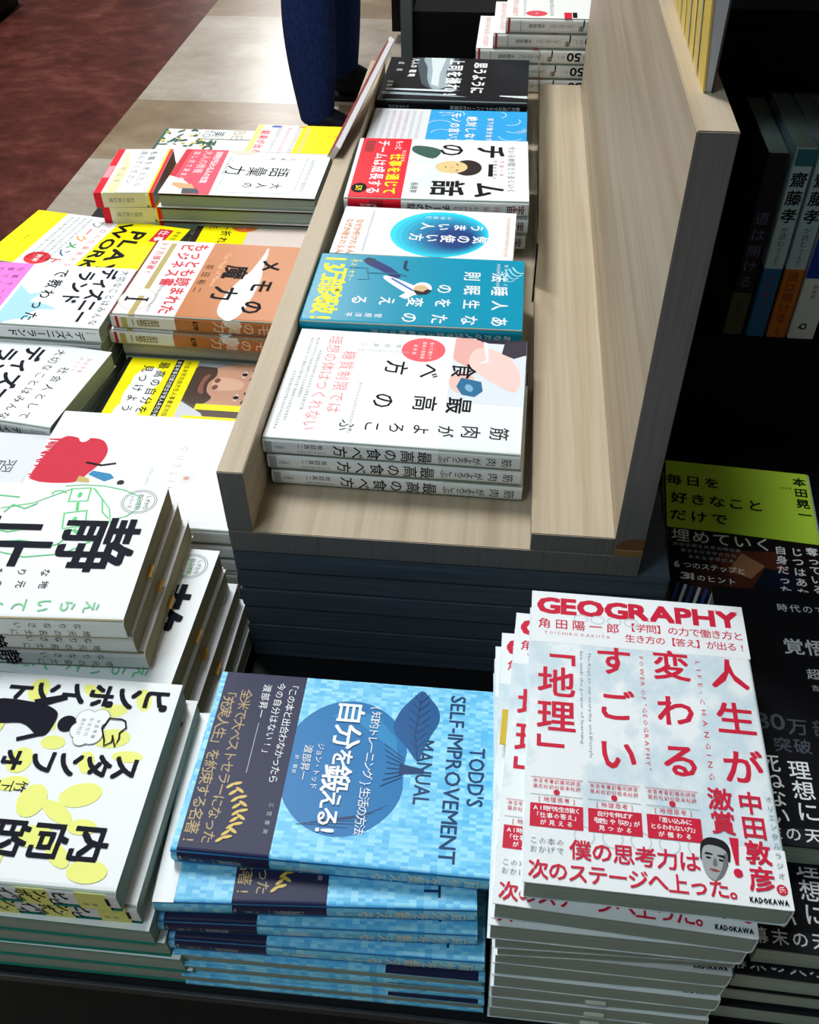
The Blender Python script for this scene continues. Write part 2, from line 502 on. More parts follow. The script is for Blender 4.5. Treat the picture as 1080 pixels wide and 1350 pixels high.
# ================================================================== INKS
INK = mat('#0c0c12', 0.6, None, .1); NAVY = mat('#0e1020', 0.6, None, .1); RED = mat('#d8213c', 0.45); GREY = mat('#8d9094', 0.5); LGREY = mat('#b9bdc2', .5)
YEL = mat('#fff000', 0.4); CREAM = mat('#e9dcae', 0.45); GOLD = mat('#c2a35c', 0.4); TEAL = mat('#0c93b4', 0.3); GREENL = mat('#5fd07e', .45)
SKIN = mat('#e3b7a0', .5); SKIN2 = mat('#c48d72', .5); HAIR = mat('#1d1715', .5); PUREW = mat('#f6f8f9', .4); PINK = mat('#f27fd8', .45)
BROWNK = mat('#2a1c18', .5); RED2 = mat('#e8112d', .4); ORANGE = mat('#c47a47', .35); ORANGED = mat('#b0643a', .35); PALEY = mat('#eef07e', .45)

def portrait(S, cx, cy, k, rot, skin, shade, hair, tone=INK):
    """a plain printed portrait, k mm from chin to brow; rot turns it on the page"""
    c, s = math.cos(R(rot)), math.sin(R(rot))
    q = lambda pts: [(cx + k * (c * x - s * y), cy + k * (s * x + c * y)) for x, y in pts]
    S.blob(q([(-.52, .2), (-.5, .62), (-.3, .86), (0, .92), (.32, .85), (.52, .6), (.54, .15), (.46, .1), (.4, -.1), (-.4, -.1)]), hair)
    S.blob(q([(-.42, .45), (-.46, .1), (-.42, -.2), (-.3, -.5), (-.12, -.68), (.08, -.7), (.28, -.52), (.42, -.2), (.46, .1), (.42, .42), (.2, .58), (-.2, .6)]), skin)
    S.blob(q([(.46, .1), (.42, -.2), (.28, -.52), (.08, -.7), (.2, -.4), (.28, -.1), (.3, .3), (.42, .42)]), shade)
    S.blob(q([(-.36, .2), (-.1, .22), (-.1, .27), (-.3, .29)]), hair); S.blob(q([(.1, .22), (.36, .2), (.3, .3), (.1, .27)]), hair)
    S.ell(*q([(-.22, .09)])[0], .09 * k, .04 * k, tone, rot); S.ell(*q([(.22, .09)])[0], .09 * k, .04 * k, tone, rot)
    S.blob(q([(-.03, .1), (.05, .1), (.1, -.13), (.02, -.18), (-.06, -.15)]), shade)
    S.blob(q([(-.18, -.33), (0, -.29), (.2, -.33), (.02, -.4)]), mat('#8a4a44', .5) if skin is not LGREY else GREY)

# ================================================================== BOOKS ON THE TRAY
# --- white paperback with large black column title (front of the tray)
b = Book('paperback_book', 146, 190, 15.2)
F, SPN = b.front, b.spine
F.rect(2, 131, 88, 190, mat('#dfe6ee', .45)); F.rect(0, 148, 6, 190, mat('#2a2438', .45))
F.blob([(2, 131), (30, 131), (42, 150), (30, 158), (4, 153)], mat('#e9b0a8', .5))            # arm and shoulder
F.blob([(14, 150), (40, 146), (70, 178), (62, 186), (40, 184), (20, 172)], mat('#f2cfc8', .5))      # cheek and chin
F.poly([(4, 154), (30, 158), (36, 152), (33, 160), (6, 158)], PUREW)
F.poly([(2, 172), (20, 170), (26, 180), (20, 190), (0, 190)], mat('#3a3440', .5)); F.blob([(50, 133), (66, 131), (76, 140), (60, 150), (50, 146)], mat('#efc4ba', .5))
F.poly([(56, 140), (68, 137), (78, 142), (80, 152), (72, 158), (60, 156)], mat('#2b6f9a', .4)); F.ell(69, 147, 5, 3, mat('#7fb4d4', .4), 20)
F.v('筋肉', 123, 184, 142, 15.5, INK); F.ch('食', 47, 141, 21, INK, .01); F.ch('最', 92, 141, 21, INK, .01)
f, sp = b.band(0, 131, PUREW)
f.v('がよろこ', 124, 143, 70, 13.5, INK, .005); f.ch('ぶ', 125, 60, 14, INK)
f.ch('高', 92, 115, 20, INK, .01); f.ch('の', 92, 83, 20, INK, .01); f.ch('べ', 50, 114, 20, INK, .01); f.ch('方', 48, 87, 20, INK, .01)
f.ell(21, 106, 17, 18, mat('#f0606a', .45)); f.h('食べて増やす', 9, 34, 112, 3.6, PUREW); f.h('筋肉の食事術', 9, 34, 106, 3.6, PUREW); f.h('実践版', 13, 29, 99, 3.6, PUREW)
pk = mat('#e98a8e', .45); f.h('糖質制限では', 28, 112, 46.5, 12.5, pk); f.h('理想の体はつくれない', 8, 134, 32, 12.5, pk)
for i, (yy, a0, a1) in enumerate([(22, 30, 110), (17, 12, 95), (12, 12, 125), (7, 60, 135)]): f.tiny(a0, yy, a1, yy, GREY, i, 3.2)
f.v('坂詰真二', 18, 90, 52, 5, GREY); f.tiny(26, 95, 26, 52, LGREY, 8, 2.6, horiz=False); f.tiny(70, 62, 135, 62, LGREY, 5, 3)
SPN.v('筋肉', 7.8, 186, 164, 8.2, INK)
sp.v('がよろこぶ', 7.8, 131 + 31, 131 - 0.5, 7, INK, lay=1); sp.v('最高の食べ方', 7.8, 127, 52, 11.2, INK, .008); sp.v('坂詰真二', 5.5, 46, 26, 4.6, INK); sp.tiny(10.5, 48, 10.5, 26, GREY, 3, 2.2, horiz=False); sp.v('文庫社', 7.6, 17, 9, 3, GREY); sp.rect(2.2, 1.5, 13, 7, LGREY)
b.build()
stack(b, [(0.8, 52, 46.2, -1.2), (2.6, 52.4, 30.9, -1.0), (4.4, 52.2, 15.6, -1.1)], 'white paperback with woman\'s chin on cover, front of oak tray', 'white food paperbacks at the front of the tray', floor=None)

# --- teal paperback
b = Book('paperback_book', 116, 188, 16, cover=TEAL)
F = b.front
F.v('あなたの', 103, 181, 80, 16, PUREW, .012); F.v('人生を変える', 78, 180, 34, 15.5, PUREW, .012); F.v('睡眠の', 54.5, 179, 107, 16, PUREW, .012); F.v('法則', 31, 178.5, 130, 16, PUREW, .012)
F.h('13', 3, 29, 16, 26, YEL, .03, .85); F.h('万部突破!', 28, 118, 18, 24, YEL, .03)
F.v('ベストセラー', 11, 40, 28, 4, YEL); F.h('ベストセラー', 8, 48, 33, 6, YEL); F.h('脳が変わるだけで', 7, 60, 172, 4, PUREW); F.tiny(7, 165, 50, 165, PUREW, 4, 3.4)
F.v('菅原洋平', 102, 70, 36, 7, PUREW)
nv = mat('#16286e', .4); F.blob([(6, 46), (10, 54), (24, 70), (36, 78), (40, 72), (30, 62), (16, 44), (9, 42)], nv); F.poly([(4, 44), (10, 40), (13, 48), (7, 52)], mat('#0b2a44', .4))
F.blob([(36, 66), (42, 64), (64, 86), (66, 96), (58, 100), (46, 84)], PUREW); F.line([(40, 70), (60, 92)], 2.4, mat('#3f6cc0', .4)); F.poly([(62, 86), (70, 80), (74, 86), (66, 94)], PUREW)
F.ell(55, 99, 10, 8.5, PUREW); F.ell(57, 98, 7.5, 6.5, mat('#d9b48a', .5)); F.poly([(58, 91), (66, 95), (65, 104), (58, 108), (56, 104), (61, 100)], HAIR)
dt = mat('#08718e', .4); F.line([(8, 80), (22, 80), (26, 84)], 3, mat('#10304f', .4)); F.line([(24, 30), (24, 46), (44, 50), (44, 40)], 1.6, dt); F.line([(32, 46), (32, 76), (36, 84)], 1.6, dt)
for k in range(4): F.arc(2, 176 + k * 3.2, 36 - k * 5, 9, -60, 25, 1.1 + .2 * k, mat('#a7e2ee', .4))
b.spine.v('あなたの人生を変える睡眠の法則', 8, 180, 60, 7, PUREW)
b.build()
stack(b, [(1.2, 200.2, 52, 0.0), (1.0, 200.6, 35.9, 0.4), (1.6, 200.2, 16.5, 0.1)], 'teal paperback with yellow sales line in the oak tray', 'teal sleep paperbacks in the tray', floor=None)

# --- white pocket paperback with a blue ellipse
b = Book('pocket_paperback', 96, 171, 13)
F = b.front
for k in range(9):
    q = k / 8; F.ell(49 + 9 * q, 99 + 16 * q, 45 * (1 - .62 * q), 47.5 * (1 - .62 * q), mat('#%02x%02x%02x' % (int(36 - 16 * q), int(212 - 150 * q), int(236 - 110 * q)), .4))
F.v('気の使い方', 58, 146, 70, 15, PUREW, .02); F.v('うまい人', 35, 142, 78, 14, PUREW, .02); F.v('山崎拓巳', 17, 110, 82, 5.5, PUREW)
oc = mat('#eda06a', .45); F.h('なぜか好かれる人', 26, 95, 19, 8.5, oc, .01); F.h('なぜか疎まれる人', 26, 95, 9, 8.5, oc, .01); F.tiny(6, 30, 90, 30, LGREY, 3, 3); F.tiny(10, 164, 88, 164, mat('#f0b9a0', .5), 4, 4.5)
b.spine.v('気の使い方がうまい人', 6.5, 160, 60, 6, INK); b.build()
stack(b, [(7.5, 318.6, 51, -1.0), (8.5, 318.2, 37.8, -0.8), (7.5, 318.6, 24.6, -1.0), (8, 318.4, 13.0, -0.9)][:3], 'white pocket paperback with blue ellipse in the oak tray', 'pocket paperbacks with blue ellipse in the tray', floor=None)

# --- white paperback with red band and a cartoon face
b = Book('paperback_book', 147, 186, 17)
F, SPN = b.front, b.spine
F.h('チーム', 6, 146, 146, 35, INK, .03, 1.0); F.h('の', 4, 50, 104, 33, INK, .015); F.h('話', 94, 146, 103, 36, INK, .03)
F.blob([(30, 62), (58, 66), (70, 84), (96, 70), (120, 60), (120, 82), (86, 96), (56, 92), (40, 84)], mat('#dfe8e6', .5)); F.blob([(18, 62), (34, 62), (50, 84), (30, 92), (20, 80)], mat('#2f5a4c', .5))
F.ell(71, 122, 19, 15, mat('#2a1a1c', .5)); F.ell(70, 105, 15, 17, mat('#e6c98e', .5)); F.line([(62, 110), (66, 112)], 1.2, INK); F.line([(76, 112), (80, 110)], 1.2, INK); F.line([(69, 99), (72, 99)], 1.2, INK); F.line([(70, 108), (72, 103)], .8, SKIN2)
F.h('今いる仲間でうまくいく', 14, 128, 168, 9, GREY); F.h('宇宙一の', 50, 92, 158, 5.5, RED); F.h('兄弟から学ぶ', 50, 98, 151, 4.6, INK)
F.h('長尾彰', 108, 134, 69, 8, INK)
f, sp = b.band(4, 58, RED2)
f.h('もっと', 6, 30, 45, 9, PUREW, .01); f.h('仕事を通じて', 40, 138, 45, 15, YEL, .03); f.h('チームは成長する', 5, 138, 28, 15.5, PUREW, .02); f.tiny(30, 52, 60, 52, PUREW, 4, 5); f.rect(6, 8, 36, 18, mat('#a3121f', .4))
f.ell(124, 13, 11, 8, INK); f.ch('5', 121, 13, 9, YEL, .03); f.ch('万', 127, 13, 7, YEL, .03)
sp.rect(2, 26, 15, 40, mat('#a3121f', .4)); sp.v('大好評', 8.5, 34, 16, 6, PUREW)
SPN.v('宇宙', 8.5, 182, 164, 9.5, mat('#7a2228', .4), .02); SPN.v('兄弟', 8.5, 160, 138, 6.5, mat('#d06a5c', .4)); SPN.v('ものがたり', 8.5, 136, 110, 5, INK); SPN.v('チームの話', 8.5, 108, 64, 9, INK, .02)
b.build()
stack(b, [(6, 418.5, 58, 1.2), (6.5, 418.6, 40.7, 0.9), (5.2, 418.6, 23.4, 0.6)], 'white paperback with red band and drawn face in oak tray', 'white and red team paperbacks in the tray', floor=None)

# --- sky-blue paperback with cloud outline
SKY = mat('#2fa6e6', .4); b = Book('paperback_book', 114, 184, 15, cover=SKY)
F = b.front
cl = mat('#bfe6fa', .4)
for (cx, cy, rr, a0, a1) in [(30, 164, 12, -20, 120), (48, 170, 15, -40, 90), (72, 166, 14, -80, 60), (26, 90, 11, 90, 230), (46, 82, 14, 110, 250), (72, 86, 13, 130, 260), (12, 150, 9, 20, 160), (12, 100, 9, 60, 200)]: F.arc(cx, cy, rr, rr, a0, a1, 1.4, cl)
for k in range(3): F.arc(40, 166, 22 + 3 * k, 18 + 3 * k, 20, 62, 1, cl)
F.h('部下が動き出す', 22, 90, 141, 8, PUREW, .02); F.h('絶対しない', 18, 100, 119, 14, PUREW, .03); F.h('モノの言い方', 8, 100, 100, 14, PUREW, .03); F.v('坂田三郎', 9, 97, 78, 5, PUREW)
f, sp = b.band(0, 68, mat('#dfe1e3', .45))
for i in range(7): f.tiny(6, 8 + i * 8.2, 106, 8 + i * 8.2, mat('#c59aa8', .5) if i in (2, 3, 4) else LGREY, i, 4.6)
b.build()
stack(b, [(4, 573.5, 44.8, 0.1), (4.6, 573, 29.7, .2), (4.6, 573.4, 15.2, 0)], 'sky blue paperback with white cloud outline in the oak tray', 'sky blue paperbacks in the tray', floor=None)

# --- black paperback with white smoke
b = Book('paperback_book', 150, 184, 16, cover=mat('#15171d', .35))
F = b.front; sm = mat('#9fb0b6', .45); sm2 = mat('#d9e4e6', .45); sm3 = mat('#47525a', .45)
F.poly([(0, 34), (0, 92), (40, 86), (90, 84), (116, 100), (122, 70), (96, 50), (40, 40)], sm3); F.blob([(0, 46), (0, 84), (50, 78), (100, 82), (112, 66), (80, 56), (36, 52)], sm); F.poly([(0, 54), (0, 74), (60, 70), (104, 72), (96, 62), (50, 60)], sm2)
F.poly([(112, 8), (118, 8), (120, 90), (114, 96)], sm2); F.poly([(124, 4), (132, 4), (136, 110), (128, 80)], sm); F.poly([(128, 150), (131, 150), (136, 184), (128, 184)], sm2)
F.h('思うように', 14, 124, 121, 19, PUREW, .035, 1.1); F.h('上司を操れ!', 2, 140, 89, 21, PUREW, .035, 1.0)
F.h('凡人の', 4, 40, 34, 10, PUREW, .03); F.h('戦略', 44, 74, 34, 10, PUREW, .03); F.h('成果', 10, 60, 16, 9, sm2); F.h('逆転術', 84, 122, 10, 8, PUREW, .02)
b.spine.v('絶対に成功するナンバー２の仕事術', 8, 176, 90, 5.2, PUREW); b.spine.tiny(8, 40, 8, 14, LGREY, 3, 4, horiz=False)
b.build()
stack(b, [(3, 703, 50, -.4), (4, 703.4, 33.5, -.2), (3.6, 703.2, 17.2, -.3)], 'black paperback with white smoke at far end of oak tray', 'black paperbacks in the tray', floor=None)

# --- tall stack of white books behind the tray, titles read 50 and 1
b = Book('paperback_book', 138, 188, 19, cover=mat('#f1f1ee', .4))
F, SPN = b.front, b.spine
F.ell(118, 40, 12, 14, mat('#e0525c', .45)); F.tiny(112, 40, 124, 40, PUREW, 3, 4); F.rect(112, 76, 138, 86, RED); F.rect(112, 87, 134, 93, INK); F.tiny(6, 12, 130, 12, mat('#e89a9a', .5), 9, 8); F.tiny(20, 60, 128, 60, GREY, 3, 6); F.tiny(20, 24, 130, 24, LGREY, 5, 4); F.h('一流の本', 30, 100, 120, 16, INK)
SPN.v('名著', 9.5, 183, 163, 9.5, mat('#d4776a', .5)); SPN.v('名著', 9.5, 163, 143, 9.5, mat('#d4776a', .5)); SPN.latinv('50', 9.5, 140, 122, 15, INK, .02); SPN.v('の一', 9.5, 120, 108, 6, GREY); SPN.ch('1', 6, 102, 12, INK, .03, 1, -90); SPN.ch('冊', 12, 99, 7, INK, .02); SPN.v('にまとめてみた', 9.5, 90, 58, 5.5, GREY); SPN.v('水野俊哉', 9.5, 52, 30, 5.5, INK); SPN.line([(3, 20), (16, 20)], .8, GREY); SPN.rect(0, 3, 19, 6, mat('#c03a40', .4))
b.build()
stack(b, [(154, 872, 95.6, 0), (138, 872, 76.5, 0.3), (116, 871.5, 57.4, 0), (122, 872, 38.3, .4), (121, 872.2, 19.2, .2)], 'thick white paperback with 50 on its spine behind the tray books', 'thick white paperbacks behind the tray', floor=0.0)

# --- booklet leaning on the outside of the tray wall, its page edges upwards
def leaning_booklet():
    B = Vector((-14, 512, 70)); C = Vector((14, 792, 94)); e = (C - B).normalized(); L = (C - B).length
    w = Vector((-.50, .34, -.78)); w = (w - e * w.dot(e)).normalized(); n = e.cross(w)
    if n.x < 0: n = -n
    root = empty('magazine', B * MM); tag(root, 'thin red magazine leaning over the left wall of the oak tray, page edges up', 'magazine')
    def slab(nm, t0, t1, w0, w1, m, e0=0, e1=L):
        vs = []
        for a in (e0, e1):
            for k in (w0, w1):
                for q in (t0, t1): vs.append(tuple((e * a + w * k + n * q) * MM))
        mesh_obj(nm, vs, [(0, 1, 3, 2), (4, 6, 7, 5), (0, 4, 5, 1), (2, 3, 7, 6), (0, 2, 6, 4), (1, 5, 7, 3)], [m], None, root)
    slab('page_block', -3.4, 3.4, 1, 17, mat('#f0edf0', .6), 1, L - 1)
    slab('front_cover', -4.0, -3.5, 0, 18, mat('#b8454a', .4), 0, L - 14); slab('back_cover', 3.5, 4.0, 0, 18, mat('#4d3d44', .4))
leaning_booklet()

# ================================================================== BOOKS LEFT OF THE TRAY
# --- memo book, orange-brown with a white band and feather
b = Book('paperback_book', 152, 188, 17, cover=ORANGE)
F, SPN = b.front, b.spine
F.blob([(5, 128), (20, 131), (45, 132), (75, 136), (122, 134), (140, 131), (152, 124), (150, 117), (137, 107), (110, 106), (75, 114), (56, 121), (25, 126)], PUREW)
F.h('メモの', 22, 146, 140, 26, INK, .03); F.h('魔力', 38, 124, 105, 28, INK, .03); F.h('前田裕二', 44, 106, 75, 10, INK); F.latin('The Magic of Memo', 20, 90, 88, 8, mat('#e4b48a', .4)); F.latin('Notes', 60, 100, 174, 9, mat('#e0a878', .4))
f, sp = b.band(0, 67, mat('#efecec', .4))
f.rect(0, 0, 152, 2.2, mat('#7a2f28', .4)); f.rect(6, 19, 152, 25, mat('#b8a564', .4)); f.h('もっとも読まれた', 4, 148, 55, 17, RED, .025); f.h('ビジネス書', 4, 96, 39, 16, RED, .025); f.h('37万部突破!', 3, 74, 12, 9, RED, .01); f.tiny(80, 36, 145, 36, GREY, 3, 4)
f.ell(122, 19, 21, 19, mat('#dcd8cc', .4)); f.ell(122, 19, 19, 17, mat('#f0eded', .4)); f.rect(116, 19, 152, 25, mat('#b8a564', .4)); f.rect(121, 8, 124.5, 30, INK); f.rect(118.5, 6.5, 127, 9, INK); f.rect(119, 29, 126, 31, INK)
sp.rect(2, 5, 15, 8, RED); sp.v('前田裕二', 8.5, 50, 22, 8.5, mat('#8a7a3c', .4), .02); sp.rect(3, 11, 15, 17, mat('#c9b46a', .4))
SPN.v('メモの魔力', 8.5, 180, 105, 13.5, mat('#f4dcc0', .4), .01); SPN.h('幻冬', 3, 14, 88, 6, INK, .03); SPN.poly([(0, 116), (0, 134), (6, 136), (11, 128), (6, 118)], PUREW)
b.build()
stack(b, [(-219, 309, -20, -1.5), (-223, 306.5, -37.2, -2.0)], 'orange brown paperback with white feather beside the oak tray wall', 'orange brown memo paperbacks', floor=None)
b2 = Book('paperback_book', 112, 180, 16, cover=mat('#b9b4a8', .5)); b2.build()
for i, z in enumerate([-54.4, -70.6, -86.8, -103, -119.2]):
    b2.place(-214, 310, z, -1.2, 'cw', 'plain grey paperback under the orange brown books, ' + ORD[i], 'plain paperbacks under the memo books')

# --- white book with big diagonal black title, pink band
def castle_book(nm, pink):
    b = Book(nm, 118 if pink else 124, 188, 17)
    F, SPN = b.front, b.spine
    blue = mat('#a8d8f2', .45)
    if pink:
        F.poly([(44, 76), (60, 92), (56, 104), (74, 98), (78, 118), (86, 132), (88, 112), (98, 106), (104, 116), (108, 96), (116, 84), (117, 76)], blue)
        F.h('ディズニー', 2, 108, 161, 21, NAVY, .035, 1.05); F.h('ランド', 8, 76, 138, 21, NAVY, .035, 1.05); F.h('で教わった', 6, 112, 110, 17, NAVY, .012); F.h('大切なことはみんな', 4, 112, 178, 10, INK)
        f, sp = b.band(0, 72, PINK)
        for i in range(5): f.h('仕事で一番大事な気持ち'[i:i + 7], 6, 108, 62 - i * 11, 8, mat('#7a2a78', .4))
        SPN.v('ディズニーランド', 8.5, 172, 92, 10, NAVY, .02); SPN.tiny(5, 186, 5, 174, GREY, 3, 2.4, horiz=False)
    else:
        F.poly([(30, 20), (60, 36), (56, 50), (80, 44), (90, 56), (110, 40), (124, 30), (124, 0), (30, 0)], blue)
        F.h('ディズニー', 8, 122, 112, 24, NAVY, .035, 1.05); F.h('ランド', 14, 90, 86, 24, NAVY, .035, 1.05); F.h('大切なことはみんな', 6, 122, 138, 11, INK); F.h('社会人として', 32, 118, 156, 11, INK); F.h('で教わった', 20, 120, 60, 16, NAVY)
        F.tiny(14, 172, 40, 172, mat('#e4a6b4', .5), 3, 6); F.tiny(14, 164, 40, 164, mat('#e4a6b4', .5), 4, 5)
        SPN.v('ディズニーランド', 8.5, 158, 80, 10, NAVY, .02); SPN.tiny(5, 184, 5, 168, GREY, 3, 2.4, horiz=False); SPN.tiny(11, 184, 11, 168, GREY, 5, 2.4, horiz=False)
    return b.build()
b = castle_book('paperback_book', True)
stack(b, [(-412, 291, -25, -1.2)], 'white paperback with black slanting title and pink band at left edge', 'white and pink paperbacks at the left edge')
b = castle_book('paperback_book', False)
stack(b, [(-415, 182, -45, -8.0), (-417, 180, -62.2, -7.6)], 'unbanded white paperback with slanting title, before the pink-banded one', 'white paperbacks with slanting title at the left edge')

# --- yellow book with big black letters PLAY WORK
b = Book('paperback_book', 126, 208, 16, cover=mat('#fbf000', .4))
F = b.front
F.latin('PLAY', 22, 124, 152, 27, INK, .03, .12); F.latin('WORK', 6, 118, 128, 21, INK, .03, .12); F.rect(8, 172, 40, 190, RED); F.h('仕事', 9, 39, 181, 12, PUREW, .02); F.tiny(8, 198, 110, 198, INK, 2, 7)
f, sp = b.band(42, 116, mat('#eef0f2', .4))
for i, c in enumerate('ワークメント'): f.ch(c, 18 + i * 18, 92 - i * 1.0, 17, [GREY, mat('#e0705c', .4), mat('#e8a23c', .4), mat('#3d9a58', .4), mat('#4a6a9c', .4), mat('#c9503c', .4)][i], .02)
f.h('プロの仕事術大全', 10, 122, 107, 9, mat('#e0606c', .45)); 
for i in range(4): f.tiny(6, 78 - i * 8.5, 112, 78 - i * 8.5, GREY, i, 5.5)
f.ell(108, 64, 14, 16, mat('#e0303c', .4)); f.h('好評', 100, 117, 64, 8, PUREW, .02)
fy = b.front; fy.h('講談', 60, 72, 24, 5, mat('#b8a800', .4))
b.build()
stack(b, [(-436, 466, -55, -9.8)], 'yellow paperback with huge black latin letters and white band', 'yellow and white paperbacks at the far left')

# --- book with a large face, mostly hidden behind the memo stack
b = Book('paperback_book', 118, 182, 17, cover=mat('#e9d9cf', .4))
F = b.front
F.rect(0, 0, 118, 9, BROWNK); F.rect(0, 9, 118, 66, YEL); F.v('一生', 22, 46, 14, 13, RED, .02); F.rect(2, 28, 20, 52, INK); F.tiny(3, 46, 19, 46, YEL, 3, 5); F.tiny(3, 36, 19, 36, YEL, 4, 5); F.ell(18, 74 - 14, 15, 17, mat('#f07a2a', .4)); F.tiny(8, 60, 28, 60, PUREW, 6, 4.5); F.h('折れない心', 30, 112, 40, 13, INK, .02)
F.blob([(0, 100), (16, 96), (24, 104), (40, 150), (20, 182), (0, 182)], mat('#f2dcd2', .45)); F.poly([(0, 78), (10, 76), (16, 96), (0, 104)], HAIR); F.line([(8, 128), (12, 134), (9, 142)], 1.6, SKIN2); F.poly([(14, 150), (22, 147), (27, 154), (20, 159)], mat('#c9605c', .5)); F.line([(14, 153), (24, 153)], .8, mat('#8a3a3a', .5))
b.build()
stack(b, [(-206, 472, -57, -.6)], 'paperback with pale face and yellow band behind orange brown books', 'paperbacks with a pale face', jit=1)

# --- pocket-size book, red and white, and the vocabulary book beside it
b = Book('small_paperback', 126, 72, 18, cover=PUREW)
F, SPN = b.front, b.spine
F.rect(0, 0, 150, 12, RED2); F.rect(0, 12, 150, 16, PUREW); F.rect(0, 83, 150, 86, YEL); F.rect(0, 86, 150, 92, RED2); F.rect(60, 1, 100, 11, mat('#f29aa6', .4)); F.poly([(0, 18), (40, 18), (60, 24), (70, 18), (150, 18), (150, 34), (60, 34)], CREAM)
F.h('転職を考えたら', 6, 132, 62, 13, GREY, .005); F.h('読んでください', 6, 122, 46, 13, GREY, .005); F.h('村山昇', 60, 120, 26, 9, GREY)
SPN.rect(0, 0, 18, 12, RED2); SPN.rect(0, 12, 18, 80, mat('#efe9d2', .4)); SPN.rect(0, 83, 18, 86, YEL); SPN.rect(0, 86, 18, 92, RED2); SPN.v('転職の教科書', 9, 62, 22, 6.5, GREY)
F.items = [([(x * .84, y * .783) for (x, y) in p_], f_, m_, l_) for (p_, f_, m_, l_) in F.items]
SPN.items = [([(x, y * .783) for (x, y) in p_], f_, m_, l_) for (p_, f_, m_, l_) in SPN.items]
b.build()
stack(b, [(-324, 561, -16, 4.5), (-318, 561.5, -34.2, 4.0)], 'small white paperback with red borders and cream spine, far left', 'small red bordered paperbacks', jit=1)
b = Book('paperback_book', 127, 190, 17, side=-1)
F = b.front
F.poly([(0, 0), (128, 0), (128, 62), (0, 56)], mat('#e84a62', .45)); F.rect(0, 0, 128, 8, mat('#cf1030', .45)); F.h('説明が伝わる人の言葉', 6, 96, 46, 10, PUREW, .01); F.h('大人の教養', 4, 70, 32, 13, mat('#f9c6cc', .45), .01); F.h('話し方で決まる', 6, 92, 17, 9, PUREW)
F.poly([(78, 0), (128, 0), (128, 30), (104, 34), (88, 20)], PUREW); F.poly([(96, 10), (104, 10), (118, 30), (114, 42), (100, 34)], mat('#d8a878', .45)); F.poly([(112, 26), (126, 28), (124, 50), (112, 44)], mat('#3a4652', .4))
F.line([(16, 68), (112, 68), (118, 74), (118, 156), (112, 162), (16, 162)], .9, LGREY)
F.ell(4, 76, 9, 16, mat('#d8d2bc', .45)); F.h('語彙', 28, 58, 0, 1, INK)
F.v('語彙', 60, 148, 92, 27, INK); F.ch('力', 58, 78, 27, INK); F.v('大人の', 98, 146, 94, 15, INK); F.v('石黒拓', 22, 150, 112, 7, GREY); F.tiny(20, 170, 112, 170, LGREY, 2, 6); F.tiny(20, 64, 70, 64, GREY, 4, 4)
b.extra.append(lambda root: boxes('dark_strip', [(-61, 63.2, -94.6, 94.6, 14.2, 16.4)], BROWNK, root, 0))  # thin dark brown slab just under the front cover
b.build()
stack(b, [(-246, 567, -16, -.2), (-250, 566, -33.2, .2), (-254, 566, -50.4, .1)], 'white vocabulary paperback with pink band, page edges to the front', 'white vocabulary paperbacks', jit=1)

# --- two books at the far end of the left side
b = Book('paperback_book', 136, 150, 16, cover=mat('#e9efe9', .4))
F = b.front; gr = mat('#2f5e48', .45)
F.rect(0, 0, 136, 5, gr)
rnd = random.Random(5)
for i in range(44):
    x, y = rnd.uniform(3, 60), rnd.uniform(6, 80); a = rnd.uniform(0, 180)
    F.ell(x, y, rnd.uniform(3, 8), rnd.uniform(1.5, 3), gr if i % 3 else mat('#e2c65a', .4), a, 14)
F.rect(2, 56, 34, 140, mat('#eef1ef', .4)); F.latin('TO', 4, 30, 68, 18, mat('#9aa39c', .45), .02); F.v('美', 17, 92, 76, 20, INK); F.latin('BE', 4, 34, 114, 24, mat('#c9bfae', .45), .02); F.latin('TO BE', 40, 110, 80, 20, gr, .02)
b.build()
stack(b, [(-336, 738, -64, 0)], 'paperback with dark green leaves on white at the far end', 'leafy paperbacks at the far end', jit=1)
b = Book('paperback_book', 138, 172, 17, cover=mat('#eeeaf0', .4))
F = b.front
F.rect(0, 66, 138, 172, mat('#fdf000', .4)); F.rect(0, 0, 138, 9, mat('#f2e88a', .4)); F.v('講座', 36, 124, 104, 8, mat('#d8b800', .4)); F.h('結果が出る', 20, 100, 16, 14, mat('#e8485c', .4), .02)
for i in range(4): F.tiny(8, 34 + 14 * i, 120, 34 + 14 * i, mat('#d7a9c0', .5) if i % 2 else LGREY, i, 7)
F.ell(6, 28, 4, 8, mat('#5a6ac0', .4)); F.ell(5, 66, 3, 6, mat('#e0a040', .4))
b.build()
stack(b, [(-196, 736, -54, -.4)], 'paperback half yellow and half lilac at the far end', 'half yellow paperbacks at the far end', jit=1)

# --- yellow book with a bearded face
b = Book('paperback_book', 114, 186, 16, cover=mat('#e8c7b2', .4))
F = b.front
F.rect(0, 70, 114, 186, mat('#5a4a44', .45))
F.blob([(2, 86), (30, 74), (62, 80), (70, 96), (80, 186), (4, 186)], mat('#c9987e', .45)); F.blob([(8, 78), (38, 73), (64, 77), (72, 94), (60, 104), (50, 97), (36, 95), (22, 100), (6, 94)], mat('#4a3830', .45))
F.blob([(26, 88), (48, 87), (54, 94), (38, 91), (22, 94)], mat('#8c5a4c', .45)); F.blob([(26, 102), (46, 102), (44, 128), (30, 128)], mat('#ddb198', .45)); F.ell(31, 103, 4, 3, mat('#7a5244', .45)); F.ell(42, 103, 4, 3, mat('#7a5244', .45))
for cx in (19, 57): F.ell(cx, 128, 6, 2.6, mat('#d9c8bc', .4)); F.ell(cx, 128, 2.8, 2.8, HAIR); F.line([(cx - 9, 135), (cx, 138), (cx + 9, 135)], 2.2, HAIR)
